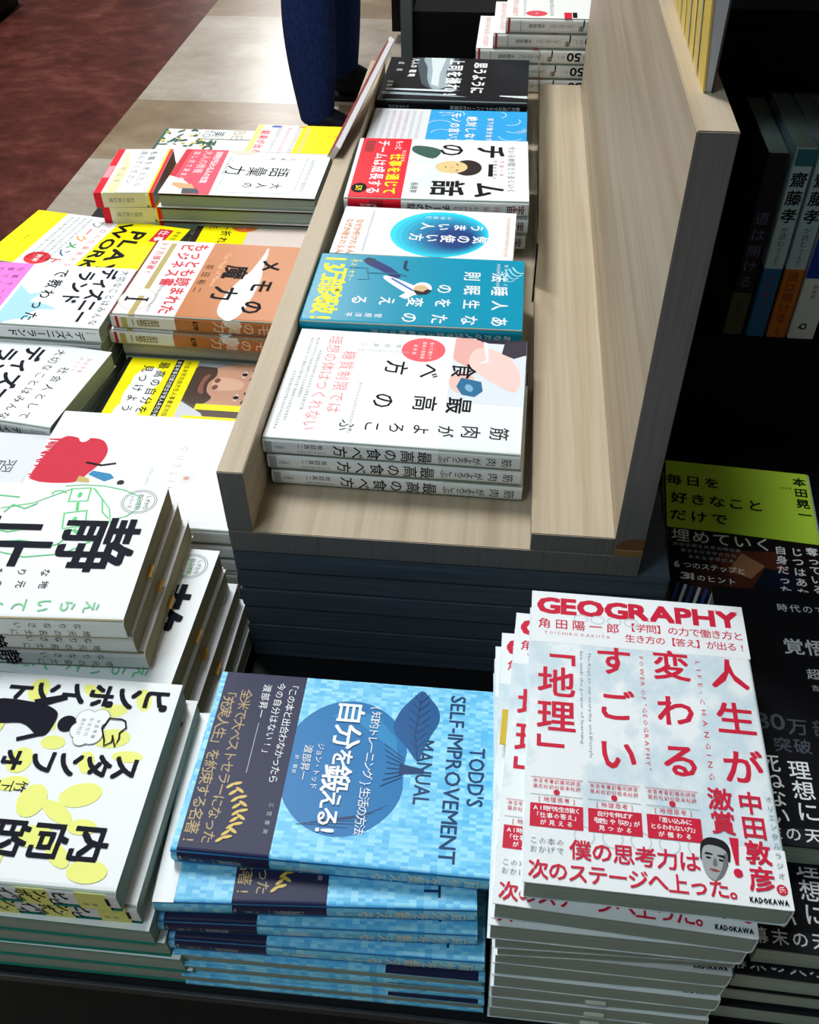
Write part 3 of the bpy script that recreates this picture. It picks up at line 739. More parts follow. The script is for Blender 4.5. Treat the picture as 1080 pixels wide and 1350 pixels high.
F.poly([(66, 74), (112, 70), (112, 120), (84, 100)], mat('#cfd2d6', .45)); F.poly([(0, 70), (8, 70), (10, 96), (0, 120)], mat('#8d949a', .45))
F.rect(70, 92, 79, 186, YEL); F.rect(89, 84, 96, 186, YEL); F.rect(0, 70, 114, 76, YEL)
f, sp = b.band(0, 72, mat('#fff100', .4))
f.rect(0, 0, 114, 5, INK); f.ell(36, 32, 20, 15, PUREW); f.ell(60, 30, 30, 14, PUREW); f.ell(88, 28, 16, 13, PUREW); f.h('最高の自分を', 4, 92, 42, 12, INK, .01); f.h('見つけよう', 10, 92, 27, 12, INK, .01)
f.rect(0, 53, 114, 60, INK); f.tiny(2, 56.5, 112, 56.5, PUREW, 3, 5.5); f.tiny(2, 66, 112, 66, INK, 6, 6); f.tiny(100, 14, 110, 14, INK, 6, 4)
b.build()
stack(b, [(-210, 190, -68, -.8)], 'yellow paperback with a bearded face beside the tray wall', 'yellow paperbacks with a bearded face', jit=1)

# --- plain white book with a red apple
b = Book('paperback_book', 140, 190, 16, cover=mat('#eceff6', .35))
F = b.front; ap = mat('#cf1f3c', .45)
A = Sheet()
A.blob([(94, 10), (92, 20), (95, 26), (92, 32), (94, 42), (104, 49), (116, 49), (128, 44), (139, 36), (139, 6), (120, 4)], ap)
rnd = random.Random(2)
for i in range(26): yy = 95 + i * 1.72; A.line([(yy, 12), (yy + rnd.uniform(-1, 1), rnd.uniform(0.5, 4))], 1.3, ap, lay=A.lay)
A.ell(92, 27, 5, 4, mat('#eceff6', .35)); A.line([(118, 38), (120, 50), (117, 60)], 2, INK); A.poly([(126, 46), (130, 44), (136, 58), (132, 64), (128, 60)], mat('#2f86b8', .4)); A.poly([(131, 64), (136, 62), (139, 68), (134, 69)], PUREW); A.ell(136, 70, 2.6, 2.6, HAIR); A.poly([(132, 38), (138, 38), (138, 48), (134, 46)], mat('#c9b068', .4))
for (p_, f_, m_, l_) in A.items: F._add([((x - 116) * 1.25 + 66, y * 1.2) for (x, y) in p_], f_, m_, l_)
em = mat('#c4c9d4', .4)
F.latin('OUTLINED', 40, 118, 126, 9, em, 0, .9); F.ell(80, 138, 6, 6, mat('#e2e4ea', .4)); F.ell(80, 138, 2.2, 2.6, mat('#d9a08c', .4)); F.latin('the simple line', 70, 112, 106, 4, em)
b.build()
stack(b, [(-225, 43, -45, -.6), (-224, 42, -61.1, -.4), (-224.5, 43.5, -77.2, -.8)], 'plain white paperback with a red apple beside the tray wall', 'plain white apple paperbacks', jit=1)

# --- grey-white book at the left edge with outlined title
b = Book('paperback_book', 116, 188, 16, cover=mat('#dfe2e8', .4))
F = b.front
F.v('習慣', 44, 176, 128, 20, mat('#5a5d68', .4)); F.v('イオンの', 74, 178, 108, 15, INK, .025)
b.build()
stack(b, [(-419, 42, -52, -1)], 'pale grey paperback with outlined title beside the red apple book', 'pale grey paperbacks at the left edge', jit=1)

# --- white book with green line drawing
b = Book('paperback_book', 131, 188, 19, pages=PAGES_TAN)
F, SPN = b.front, b.spine; g1 = GREENL
F.arc(18, 170, 12.5, 13, 0, 360, .6, GREY); F.arc(18, 170, 11, 11.5, 0, 360, .6, GREY); F.h('しずかな', 11, 26, 176, 4, INK); F.h('自己啓発', 10, 26, 170, 4.4, INK); F.h('シリーズ', 11, 25, 164, 3.6, INK)
def sq(x, y, s, a): 
    c, q = math.cos(R(a)) * s, math.sin(R(a)) * s
    F.line([(x - c + q, y - q - c), (x + c + q, y + q - c), (x + c - q, y + q + c), (x - c - q, y - q + c)], 1.6, g1, closed=True)
sq(12, 124, 7, 6); sq(38, 128, 8, 12); F.line([(20, 125), (29, 127)], 2.2, g1); F.line([(48, 130), (60, 146)], 3, g1)
F.ell(12, 124, 3, 1.6, g1); F.ell(38, 128, 3, 1.6, g1); F.arc(11, 108, 3, 5, 90, 300, 1, g1)
F.line([(3, 110), (1, 124), (2, 140), (6, 156), (12, 168), (24, 172), (34, 164), (36, 158)], .8, g1); F.line([(6, 116), (14, 104), (22, 92), (28, 70)], .8, g1); F.line([(4, 132), (16, 142), (30, 146), (36, 152)], 1, g1); F.line([(6, 134), (26, 150), (44, 156)], .8, g1)
F.line([(40, 150), (58, 148), (72, 130), (76, 104), (70, 78), (60, 60)], 1, g1); F.line([(22, 96), (28, 88), (24, 78), (32, 74)], 1.2, g1); F.line([(48, 98), (52, 84), (48, 66)], 1, g1); F.arc(58, 112, 8, 14, -60, 120, 1, g1); F.line([(16, 80), (14, 60), (26, 44), (20, 30)], 1, g1); F.line([(64, 120), (60, 96), (62, 80)], .8, g1)
F.ch('静', 62, 151, 58, NAVY, .018, .95); F.ch('止', 62, 92, 58, NAVY, .018, .95)
F.v('なりなさい', 90, 132, 50, 7, INK); F.v('地元の名士に', 101, 134, 40, 7, INK); F.v('えらいてんちょう', 119, 172, 44, 12, mat('#7fd09a', .45), .01)
SPN.v('なりなさい', 5.6, 162, 112, 6, INK); SPN.v('地元の名士に', 13, 166, 108, 6, INK); SPN.v('静止', 9.5, 104, 56, 17, NAVY, .02); SPN.v('えらいてんちょう', 9.5, 50, 14, 4, INK)
slp = mat('#c89a4a', .5)
def slip(root):
    o = boxes('sales_slip', [(2, 14, 92.8, 97.0, 5, 5.5)], slp, root, 0); o['label'] = 'tan paper slip sticking out of the pages'
b.extra.append(slip)
b.build()
stack(b, [(-248.4, -113.6, 15, 3.2), (-247.5, -108, -4.2, 2.4), (-243.8, -106, -23.4, 2.2), (-226.1, -109.5, -42.6, -1), (-223.8, -111, -61.8, -1), (-217.4, -109, -81, -1), (-212, -110, -100.2, -.6), (-209, -110, -119.4, -.8)], 'white paperback with green line drawing and large dark title', 'white paperbacks with green drawing', jit=.5)

# ================================================================== FRONT ROW
# --- white book splashed with yellow, spines to the front; lower copies turned round
b = Book('paperback_book', 142, 190, 20, r=4.5)
F, SPN = b.front, b.spine
for (x, y, rx, ry, a) in [(14, 168, 9, 5, 20), (10, 132, 8, 4, 60), (24, 150, 5, 10, 10), (12, 96, 9, 7, 0), (36, 112, 7, 4, 40), (44, 156, 7, 12, 5), (56, 170, 4, 10, 0), (62, 146, 8, 5, 20), (50, 120, 5, 8, 0), (64, 104, 9, 8, 0), (84, 150, 8, 13, 15), (96, 140, 12, 5, 60), (104, 158, 5, 9, 0), (90, 122, 11, 9, 0), (80, 106, 5, 10, 10), (112, 132, 7, 12, 0), (122, 150, 10, 5, 50), (128, 112, 9, 7, 0), (130, 170, 7, 12, 0), (120, 88, 9, 5, 30), (40, 78, 9, 6, 0), (74, 80, 12, 5, 70)]: F.ell(x, y, rx, ry, PALEY, a, 16)
F.rect(0, 0, 142, 8, mat('#2aa183', .4))
for i, c in enumerate('ピンポイント'): F.ch(c, 13.5, 176 - i * 18.4, 18.5, NAVY, .04)
for i, c in enumerate('スタンフォード'): F.ch(c, 64, 171.5 - i * 17.6, 18.5, NAVY, .035)
for i, c in enumerate('内向的'): F.ch(c, 114, 166 - i * 24, 22.5, NAVY, .035, 1.1)
F.v('竹下隆一郎', 82, 116, 74, 8, INK)
F.blob([(22, 98), (26, 112), (32, 116), (44, 114), (46, 108), (38, 94), (40, 70), (22, 70)], NAVY); F.poly([(20, 96), (14, 116), (18, 118), (26, 100)], NAVY); F.ell(36, 124, 6, 6, NAVY); F.line([(44, 112), (50, 96)], 3, NAVY)
for dx, dy, rr in [(0, 0, 7), (7, 3, 6.5), (-6, 4, 6), (4, -6, 6), (-5, -5, 6), (10, -3, 5)]: F.ell(36 + dx, 140 + dy, rr + .5, rr + .5, GREY)
lay = F.lay + 1
for dx, dy, rr in [(0, 0, 7), (7, 3, 6.5), (-6, 4, 6), (4, -6, 6), (-5, -5, 6), (10, -3, 5)]: F.ell(36 + dx, 140 + dy, rr, rr, PUREW)
F.tiny(31, 144, 46, 144, GREY, 3, 3); F.tiny(30, 139, 45, 139, GREY, 4, 3); F.tiny(31, 134, 44, 134, GREY, 5, 3)
F.line([(30, 158), (30, 150), (38, 148), (46, 152), (50, 153), (47, 157), (42, 156), (50, 160), (44, 161), (40, 160), (36, 163), (31, 161)], 1.1, INK, closed=True)
for (y0, y1) in [(184, 176), (150, 132), (116, 104), (84, 74), (56, 40)]: SPN.rect(0, y0 - 18, 20, y0, PALEY)
SPN.v('ピンポイント人脈術', 6.2, 162, 66, 9.5, INK, .03); SPN.v('ピンポイント人脈', 13.6, 158, 70, 8, INK, .03); SPN.v('内向的', 10, 60, 26, 9, INK, .02); SPN.rect(5, 183, 14, 185, INK); SPN.tiny(14, 178, 14, 168, GREY, 4, 4, horiz=False)
b.back.rect(0, 0, 142, 190, mat('#1d7f6c', .4))
f, sp = b.band(0, 0.6, PUREW)
b.bands.clear()
b.build()
desc = 'white paperback splashed with pale yellow in the front left corner'; grp = 'yellow-splashed paperbacks in the front left corner'
stack(b, [(-213, -262, -27, .4), (-206, -261, -47.2, .7)], desc, grp, floor=None)
b = Book('paperback_book', 142, 190, 20, r=4.5, cover=mat('#1d7f6c', .4)); b.front.rect(.3, .3, 141, 189.7, PUREW); b.build()
for i, (x, y, z, a) in enumerate([(-201, -262, -67.4, -.3), (-196, -262.5, -87.6, .4), (-190, -263, -107.8, .1), (-186, -262.5, -128, .3)]):
    b.place(x, y, z, a, 'flip', desc.replace('white paperback', 'turned round paperback') + ', ' + ORD[i + 2], grp)

# --- blue hardback with navy band and apple
b = Book('hardback_book', 134, 196, 15.2, hard=True, cover=BLUET, r=2.4); b.scale = .972
F, SPN = b.front, b.spine; SPN.rect(0, 0, 15.2, 196, mat('#2f8fd0', .4)); db = mat('#123f70', .4); mb = mat('#1577b6', .4); ml = mat('#2a8cc6', .4)
F.latin('TODD\'S', 46, 88, 184.5, 14.5, db, .012, .08); F.latin('SELF-IMPROVEMENT', 6, 127, 169.5, 14.5, db, .012, .08); F.latin('MANUAL', 43, 90, 150.5, 14.5, db, .012, .08)
pts = [];
for i in range(44):
    t = 2 * math.pi * i / 44; rr = 1 - .10 * math.exp(-((t - 0.0) / .28) ** 2) - .10 * math.exp(-((t - 2 * math.pi) / .28) ** 2)
    pts.append((66.5 + 50 * rr * math.sin(t), 98 + 43 * rr * math.cos(t)))
F.poly(pts[::-1], mb); F.poly([(22, 96), (28, 116), (44, 130), (58, 132), (46, 120), (34, 104), (30, 84)], ml)
for k in range(7): F.line([(92 + k * 3, 130 - k * 4), (100 + k * 1.6, 116 - k * 5), (104 + k, 98 - k * 4)], .5, db)
for k in range(8): F.line([(66 + (k - 4) * 2, 136), (66 + (k - 4) * 4.5, 126 - abs(k - 4))], .6, db)
F.poly([(62, 134), (65, 150), (68, 150), (70, 134)], db); F.blob([(59, 145), (48, 136), (36, 127), (22, 130), (10, 138), (4, 144), (10, 150), (18, 156), (28, 157), (40, 152), (52, 148)], mat('#155a96', .4)); F.line([(59, 145), (40, 142), (20, 143), (6, 144)], .8, db)
for k in range(7): F.line([(50 - k * 6, 143.5), (44 - k * 6, 136 + abs(k - 3))], .5, db); F.line([(50 - k * 6, 143.5), (43 - k * 6, 151 - abs(k - 3) * .6)], .5, db)
F.h('自分', 17, 55, 96.5, 20, PUREW, .02); F.ch('を', 62, 96, 15, PUREW, .02); F.ch('鍛', 77, 94, 20, PUREW, .02); F.ch('え', 92, 93, 15, PUREW, .02); F.ch('る', 104, 93, 15, PUREW, .02); F.ch('!', 113, 93, 16, PUREW, .03)
F.h('{知的トレーニング}生活の方法', 18, 114, 114, 7.6, PUREW); F.h('ジョン・トッド', 52, 86, 80.5, 5.2, PUREW); F.h('渡部昇一', 54, 80, 72.5, 6.6, PUREW); F.h('訳・解説', 62, 76, 66, 3.2, PUREW)
f, sp = b.band(4, 61.5, mat('#24264a', .45), label='navy paper band with gold words')
gd = mat('#b9a06c', .4)
f.h('「充実人生」を約束する名著!', 12, 131, 10, 9.6, gd, .005); f.h('全米で大ベストセラーになった', 14, 128, 21.5, 9, gd, .005); f.h('渡部昇一', 8, 36, 35, 6.6, PUREW); f.line([(40, 35), (78, 35)], .5, LGREY); f.h('今の自分はない!」', 6, 66, 44.5, 6.4, PUREW); f.h('「この本と出合わなかったら', 4, 84, 53.5, 6.6, PUREW); f.h('三笠書房', 96, 120, 56, 3.4, LGREY)
yl = mat('#d8b548', .35)
for k in range(9): f.ell(86 + k * 4.6, 31 + 5 * math.sin(k * .36) * 1.6, 3.4, 1.1, yl, 60 if k % 2 else 105, 10); f.ell(88 + k * 4.6, 27 + 5 * math.sin(k * .36) * 1.6, 3.2, 1.1, yl, -50, 10)
sp.v('渡部昇一', 7.6, 44, 24, 5.2, LGREY); sp.v('訳・解説', 7.6, 20, 12, 2.6, LGREY); sp.rect(4, 5, 8, 6.5, GREY)
SPN.v('自分を鍛える!', 7.6, 191, 112, 11, mat('#eef2e2', .4), .012); SPN.v('渡部昇一', 7.6, 92, 72, 5, PUREW)
b.build()
blues = stack(b, [(-6, -222.9, -45, .1), (-12, -248, -59.9, 3.9), (-11, -253, -74.8, 3.0), (-6, -257, -89.7, 1.4), (-5, -260, -104.6, .6, 'flip'), (-4.5, -261, -119.5, .9, 'flip'), (-4, -262, -134.2, .4, 'flip')], 'light blue hardback with apple and navy band', 'light blue hardbacks in the front middle', floor=None)
# the second copy: its band has slipped up and the white boards show at the foot
for ch in blues[1].children:
    if ch.name.startswith('belly_band'): ch.location = (0, 0.044, 0)
o = boxes('bare_board', [(-67, 67.5, -98.2, -85, 15.22, 15.4)], PUREW, None, 0); o.parent = blues[1]; o['label'] = 'white strip left bare at the foot of the cover'

# --- GEOGRAPHY paperback
b = Book('paperback_book', 128, 188, 16.9, cover=MAPP, r=2.4)
F, SPN = b.front, b.spine; rd = mat('#cf2340', .42)
F.rect(0, 148, 128, 188, mat('#eef2f4', .45)); F.rect(0, 0, 128, 30, mat('#eef2f4', .45))
F.latin('GEOGRAPHY', 4, 124, 177.3, 16.8, rd, .045, .08)
F.h('角田陽一郎', 3, 54, 162.5, 8.2, rd, .012); F.latin('YOICHIRO KAKUTA', 8, 47, 155.6, 3.2, rd, 0, .3); F.h('【学問】の力で働き方と', 56, 126, 164.5, 6.8, rd, .01); F.h('生き方の【答え】が出る!', 56, 127, 156, 6.4, rd, .01)
F.v('「地理」', 15.5, 154, 62, 22, rd, .022); F.v('すごい', 48.5, 154, 60, 22, rd, .022); F.v('変わる', 81.5, 154, 60, 22, rd, .022); F.v('人生が', 114, 151, 60, 22, rd, .022)
F.latinv('The Keys to our everyday and lifestyle', 34.5, 143, 72, 2.6, GREY); F.latinv('live with the power of learning', 30, 143, 80, 2.6, GREY); F.latinv('POWER OF "GEOGRAPHY"', 64.5, 143, 68, 3.4, rd, 0, .3); F.latinv('LIFE-CHANGING', 97, 143, 66, 3.6, rd, 0, .6)
sb = mat('#c8d7df', .45)
for i in range(4): F.arc(30 + i * 10, 168, 4, 3, 0, 360, .8, sb)
for i in range(5): F.arc(30 + i * 14, 27, 5, 5, 0, 360, .8, sb)
for (x0, x1, yb, ls) in [(2.5, 29.5, 29.5, ('AI時代を生き抜く', '「仕事の答え」', 'が見える')), (32, 59, 29.5, ('自分を伸ばす', '「個性」や「尖り」が', '見つかる')), (61.5, 88.5, 29.5, ('「思い込みに', 'とらわれない力」', 'が備わる'))]:
    F.rect(x0, yb, x1, yb + 13, rd)
    for k, s in enumerate(ls): F.h(s, x0 + 1.5 + (3 if len(s) < 7 else 0), x1 - 1.5 - (3 if len(s) < 7 else 0), yb + 10.4 - 3.9 * k, 3.2, PUREW, .02)
    F.h('[地理思考]', x0 + 3, x1 - 3, yb + 15.6, 3.2, rd); F.ell((x0 + x1) / 2, yb + 20, 1.6, 1.6, rd); F.line([(x0, yb + 18), (x1, yb + 18)], .25, GREY); F.line([(x0, yb + 28), (x1, yb + 28)], .25, rd); F.tiny(x0 + 1, yb + 26, x1 - 1, yb + 26, rd, 3, 2.6); F.tiny(x0 + 1, yb + 22.8, x1 - 1, yb + 22.8, rd, 5, 2.6)
F.h('この本の', 2.5, 20, 22, 4, GREY); F.h('おかげで', 2.5, 20, 17.4, 4, GREY); F.h('僕の思考力は', 22.5, 86, 19, 11, rd, .018); F.h('次のステージへ上った。', 2.5, 108, 7, 10.3, rd, .018)
F.v('激賞', 99.5, 61.5, 35, 13, rd, .022); F.poly([(101.4, 34), (106.0, 34), (104.6, 20), (102.9, 20)], rd); F.ell(103.7, 15.8, 2.2, 2.2, rd); F.v('中田敦彦', 114.6, 61, 7, 13, rd, .025); F.v('オリエンタルラジオ', 124.3, 60, 14, 3.6, GREY); F.ell(123.4, 9.6, 2.6, 2.6, rd); F.ch('氏', 123.4, 9.6, 3.4, PUREW); F.latin('KADOKAWA', 107.5, 125.5, 3.4, 3.6, INK, .03, .12)
portrait(F, 93, 20.5, 13.6, -8, mat('#a4a7a9', .45), mat('#6f7275', .45), mat('#1a1b1f', .45))
SPN.latinv('GEOGRAPHY', 8.5, 184, 132, 9, rd, .04); SPN.v('人生が変わるすごい「地理」', 8.5, 126, 34, 6.5, rd)
b.build()
def cw(): pass
geo = stack(b, [(197.7, -262, 40.5, -.9), (184.2, -266.4, 23.4, -2.4), (183, -270, 6.3, -.3), (186.5, -268, -10.8, 1.8), (188.5, -265, -27.9, 2.4), (188, -262.5, -45, -.4), (188.5, -262.5, -62.1, .3), (189, -263, -79.2, -.5), (188.5, -263, -96.3, .4), (189.5, -263, -113.4, -.3), (189, -263, -130.5, .2)], 'white paperback with red title GEOGRAPHY', 'white paperbacks titled GEOGRAPHY', floor=None, mode='up')
o = boxes('sales_slip', [(-67.5, -63.6, 2, 26, 8, 8.6)], mat('#d8b93c', .5), None, 0.0001); o.parent = geo[1]; o['label'] = 'yellow paper slip sticking out of the fore-edge'
for g_ in (geo[8], geo[9], geo[10]):
    o = boxes('sales_slip', [(-8, 4, -95.6, -93.6, 7, 9.5)], mat('#d9d8cc', .6), None, 0.0004); o.parent = g_; o['label'] = 'white slip end showing between the pages'

# ================================================================== RIGHT OF THE PANEL
# --- lime green and black paperback
b = Book('paperback_book', 128, 188, 16, cover=mat('#b8dc40', .4))
F = b.front
F.poly([(0, 0), (128, 0), (128, 98), (90, 99), (50, 100), (0, 100)], mat('#15100f', .4)); F.poly([(30, 40), (74, 30), (96, 60), (90, 84), (52, 80), (34, 66)], mat('#5a2a1c', .4)); F.poly([(48, 56), (66, 50), (78, 66), (60, 78)], mat('#a5714f', .4)); F.poly([(10, 20), (30, 24), (52, 46), (40, 66), (16, 50)], mat('#3a1f18', .4)); F.poly([(60, 10), (104, 4), (104, 60), (78, 64), (66, 40)], mat('#12182a', .4))
for k in range(7): F.line([(2 + k * 5.5, 14 - k * .3), (8 + k * 5.5, 36 - k * .8)], 2.4, mat('#c4d2e4', .4) if k % 2 else mat('#2a4a86', .4))
F.poly([(42, 8), (74, 6), (68, 24), (46, 30)], mat('#c99c7c', .4))
bk = mat('#10140a', .4)
F.h('毎日を', -1, 48.5, 162, 14.5, bk, .018); F.h('好きなこと', 3, 84, 138, 15, bk, .018); F.h('だけで', 1, 53, 116, 15, bk, .018); F.h('埋めていく', 2.5, 87, 91, 16, mat('#dfe3e0', .4), .012); F.v('本田晃一', 117, 183, 126, 12, bk, .025); F.tiny(100, 166, 110, 166, bk, 3, 2.6)
for i, w_ in enumerate([60, 54, 50]): F.tiny(4 + i * 6, 80 - i * 6.5, w_ + i * 2, 80 - i * 6.5, LGREY, i, 4.6)
F.latin('6', 5, 9, 57, 10, PUREW, .03); F.h('つのステップと', 12, 62, 57, 7.4, PUREW, .012); F.latin('31', 10, 20, 45, 10, PUREW, .03); F.h('のヒント', 22, 54, 44, 7.4, PUREW, .012)
F.v('自身だった', 92, 92, 36, 10, PUREW, .02); F.v('じつはあなた', 105, 92, 24, 10, PUREW, .02); F.v('奪っているのは', 117.5, 94, 20, 10, PUREW, .015)
b.build()
stack(b, [(316, 20, -84, -4.3), (316, 19, -100.2, -4.4), (316.5, 19.5, -116.4, -4.2), (316, 20, -132.6, -4.4)], 'lime green and black paperback right of the oak panel', 'lime green and black paperbacks', floor=None, mode='up')

# --- black hardback stack
b = Book('hardback_book', 134, 194, 24, hard=True, cover=mat('#121317', .35), r=3)
F = b.front; wt = mat('#e6e8ea', .4); dk = mat('#4c545c', .4)
F.h('時代のすべてを', 42, 102, 178, 7.5, wt, .01); F.h('覚悟の磨き方', 41, 127, 144, 14, wt, .02); F.h('超訳', 52, 72, 122, 9, wt, .01); F.h('吉田松陰', 52, 84, 111, 5, wt)
F.latin('30', 15, 32, 83, 17, dk, .01); F.h('万部', 32, 62, 80, 13, dk, .01); F.h('突破', 22, 46, 66, 11, dk, .01)
F.v('理想に', 35, 56, 15, 13.5, wt, .01); F.v('死ねない', 18, 58, 12, 13, wt, .01); F.v('人生を', 60, 90, 48, 14, wt); F.h('幕末の天才思想家', -3, 84, 7, 9.5, wt, .012); F.v('あるか', 84, 72, 28, 14, wt)
F.poly([(0, 0), (134, 0), (134, 22), (0, 8)], mat('#1f2328', .4), lay=0)
b.back.rect(0, 0, 134, 194, mat('#4a1418', .4))
b.build()
stack(b, [(330, -198, -20, -.6), (331, -247, -44.6, -1.0), (324, -252, -69.2, -1.2), (322, -250, -93.8, -1.2), (321, -252, -118.4, -1.0)], 'thick black book with white title at the right edge', 'thick black books at the right edge', floor=None, mode='up')

# --- black shelf unit with upright books
t = empty('shelf_unit', (0.6, 0.5, -0.149)); tag(t, 'black shelf unit in shadow behind the right-hand books', 'shelf')
child_boxes('lower_cabinet', [(306, 1000, 345, 900, -148.9, -58)], BLACKM, t)
child_boxes('shelf_board', [(306, 1000, 342, 560, -57.9, -38)], BLACK, t)
child_boxes('side_panel', [(306, 320, 345, 560, -37.9, 262)], BLACKM, t)
child_boxes('back_panel', [(306, 1000, 561, 575, -37.9, 700)], BLACKM, t)
child_boxes('upper_shelf_board', [(306, 1000, 330, 560, 262.1, 280)], BLACK, t)

def upright(name, T_, H_, D_, cover, x, y, z, label, design, hard=False, band=None, group='upright books in the black shelf'):
    b = Book(name, D_, H_, T_, cover=cover, r=1.6); design(b); b.build()
    m = Matrix(((0, 0, -1), (-1, 0, 0), (0, 1, 0)))
    b.root.rotation_euler = m.to_euler(); b.root.location = ((x + T_) * MM, (y + D_ / 2) * MM, (z + H_ / 2) * MM)
    tag(b.root, label, 'book', group)
    return b.root
PALEB = mat('#b9d3dc', .4)
def d1(b):
    b.spine.v('道は開ける', 9, 130, 50, 13, mat('#6a5f8a', .4)); f, sp = b.band(0, 46, mat('#54503c', .4)); sp.v('創元社', 9, 40, 12, 7, mat('#2e2b22', .4))
upright('hardback_book', 18, 182, 130, mat('#1f1a26', .45), 391, 352, -38, 'dark purple book with faded spine title, leftmost in the black shelf', d1)
def d2(b):
    f, sp = b.band(0, 74, mat('#2d6a9c', .4)); sp.v('人を動かす', 8.5, 70, 22, 9, mat('#7a4a5c', .4)); b.spine.v('齋藤孝', 8.5, 168, 118, 14.5, INK, .02); b.spine.v('が読む', 8.5, 116, 96, 6.5, INK); b.spine.v('カーネギー', 8.5, 95, 76, 4.6, INK); b.spine.rect(1, 172, 17, 187, mat('#2f6f7a', .4))
upright('paperback_book', 17, 188, 128, PALEB, 413, 350, -38, 'pale blue book with a blue band at its foot, in the black shelf', d2)
def d3(b):
    f, sp = b.band(0, 74, mat('#c2702e', .4)); sp.v('道は開ける', 9, 72, 16, 10.5, mat('#6a2a1c', .4)); sp.tiny(9, 10, 9, 3, INK, 3, 4, horiz=False); b.spine.v('齋藤孝', 9, 168, 118, 14.5, INK, .02); b.spine.v('が読む', 9, 116, 96, 6.5, INK); b.spine.v('カーネギー', 9, 95, 76, 4.6, INK)
upright('paperback_book', 18, 188, 128, PALEB, 432.6, 350, -38, 'pale blue book with an orange band at its foot, in the black shelf', d3)
def d4(b):
    b.spine.rect(0, 66, 25, 120, mat('#2238a8', .4)); b.spine.v('新装版', 12, 60, 44, 5, INK); b.spine.ch('Q', 12, 14, 9, INK, .03, 1, -90); b.spine.v('成功哲学', 12, 180, 130, 13, INK)
upright('paperback_book', 25, 188, 128, mat('#dfe6e4', .4), 452.6, 349, -38, 'thick white book with a blue block on its spine, rightmost in the black shelf', d4)

# --- yellow book standing on top of the panel
def standing_book():
    root = empty('display_book', (0.2705, 0.05, 0.3003)); tag(root, 'yellow book standing on the oak panel\'s top edge, page edges to the front', 'book')
    y0, y1, h = 0, 150, 200
    def prism(nm, xs, m, ya=y0, yb=y1, zz=(0.1, 200)):
        (a, b_), (c, d) = xs
        vs = [(a, ya, zz[0]), (b_, ya, zz[0]), (d, ya, zz[1]), (c, ya, zz[1]), (a, yb, zz[0]), (b_, yb, zz[0]), (d, yb, zz[1]), (c, yb, zz[1])]
        return mesh_obj(nm, [tuple(q * MM for q in v) for v in vs], [(0, 1, 2, 3), (5, 4, 7, 6), (4, 0, 3, 7), (1, 5, 6, 2), (3, 2, 6, 7), (4, 5, 1, 0)], [m], None, root)
    yc = mat('#e8c65a', .4)
    o = prism('front_cover', ((-2.4, -1.4), (-22, -20.4)), yc)
    sh = Sheet()
    for k in range(6): sh.rect(10 + k * 22, 1, 16 + k * 22, 199, mat('#c9c48a', .4) if k % 2 else mat('#f0dc86', .4))
    vs, fs, fm, ms = [], [], [], []
    sh.bake(lambda x, y, e: (-2.4 - 19.6 * y / 200 - e * 3, 150 - x, y), vs, fs, fm, ms)
    q = mesh_obj('cover_stripes', vs, fs, ms, fm, o)
    prism('page_block', ((-1.3, 2.0), (-20.2, 2.0)), mat('#c3c4cc', .7), 1, 148, (.2, 198)); prism('back_cover', ((2.1, 3.0), (2.1, 3.0)), mat('#3a3634', .5))
standing_book()

# ================================================================== BEYOND THE TABLE
t = empty('display_cabinet', (0.3, 1.4, -0.70)); tag(t, 'black cabinet with a grey edge post standing beyond the oak tray', 'cabinet')
child_boxes('cabinet_body', [(6, 900, 1120, 1700, -699, 30)], BLACKM, t)
child_boxes('edge_post', [(-13, 5.5, 1112, 1130, -699, 60)], mat('#5c6665', .45), t)

t = empty('bag', (-1.86, 3.3, -0.70)); tag(t, 'black bag on the red marble floor in the far left corner', 'bag')
def rounded(name, pts, m, par=None, sub=2):
    me = bpy.data.meshes.new(name); bm = bmesh.new()
    r = bmesh.ops.create_cube(bm, size=1)
    for v in r['verts']: v.co = Vector(((pts[0] + pts[1]) / 2 + v.co.x * (pts[1] - pts[0]), (pts[2] + pts[3]) / 2 + v.co.y * (pts[3] - pts[2]), (pts[4] + pts[5]) / 2 + v.co.z * (pts[5] - pts[4]))) * MM
    bmesh.ops.bevel(bm, geom=bm.edges[:], offset=0.04, segments=4, affect='EDGES'); bm.to_mesh(me); bm.free(); me.materials.append(m)
    for p in me.polygons: p.use_smooth = True
    o = bpy.data.objects.new(name, me); COL.objects.link(o); o.parent = par
    if par: o.location = -par.location
    return o
rounded('bag_body', (-2350, -1880, 3330, 3700, -699, -330), mat('#14151a', .6), t)

t = empty('tote_bag', (-0.22, 3.3, -0.70)); tag(t, 'black tote bag on the floor beside the black cabinet', 'bag')
rounded('bag_body', (-295, -120, 3236, 3420, -699, -250), mat('#101116', .8), t)

# ---- standing shopper: jeans, dark shoes
def skin_obj(name, verts, edges, radii, m, parent=None, sub=2):
    me = bpy.data.meshes.new(name); me.from_pydata([tuple(c * MM for c in v) for v in verts], edges, []); me.update()
    o = bpy.data.objects.new(name, me); COL.objects.link(o)
    md = o.modifiers.new('skin', 'SKIN'); md.use_smooth_shade = True
    for i, r in enumerate(radii):
        q = me.skin_vertices[0].data[i]; r = r if isinstance(r, tuple) else (r, r); q.radius = (r[0] * MM, r[1] * MM); q.use_root = (i == 0)
    s = o.modifiers.new('sub', 'SUBSURF'); s.levels = sub; s.render_levels = sub
    dg = bpy.context.evaluated_depsgraph_get(); dg.update()
    me2 = bpy.data.meshes.new_from_object(o.evaluated_get(dg)); o.modifiers.clear(); o.data = me2
    me2.materials.clear(); me2.materials.append(m)
    for p in me2.polygons: p.use_smooth = True
    if parent: o.parent = parent; o.location = -parent.location
    return o
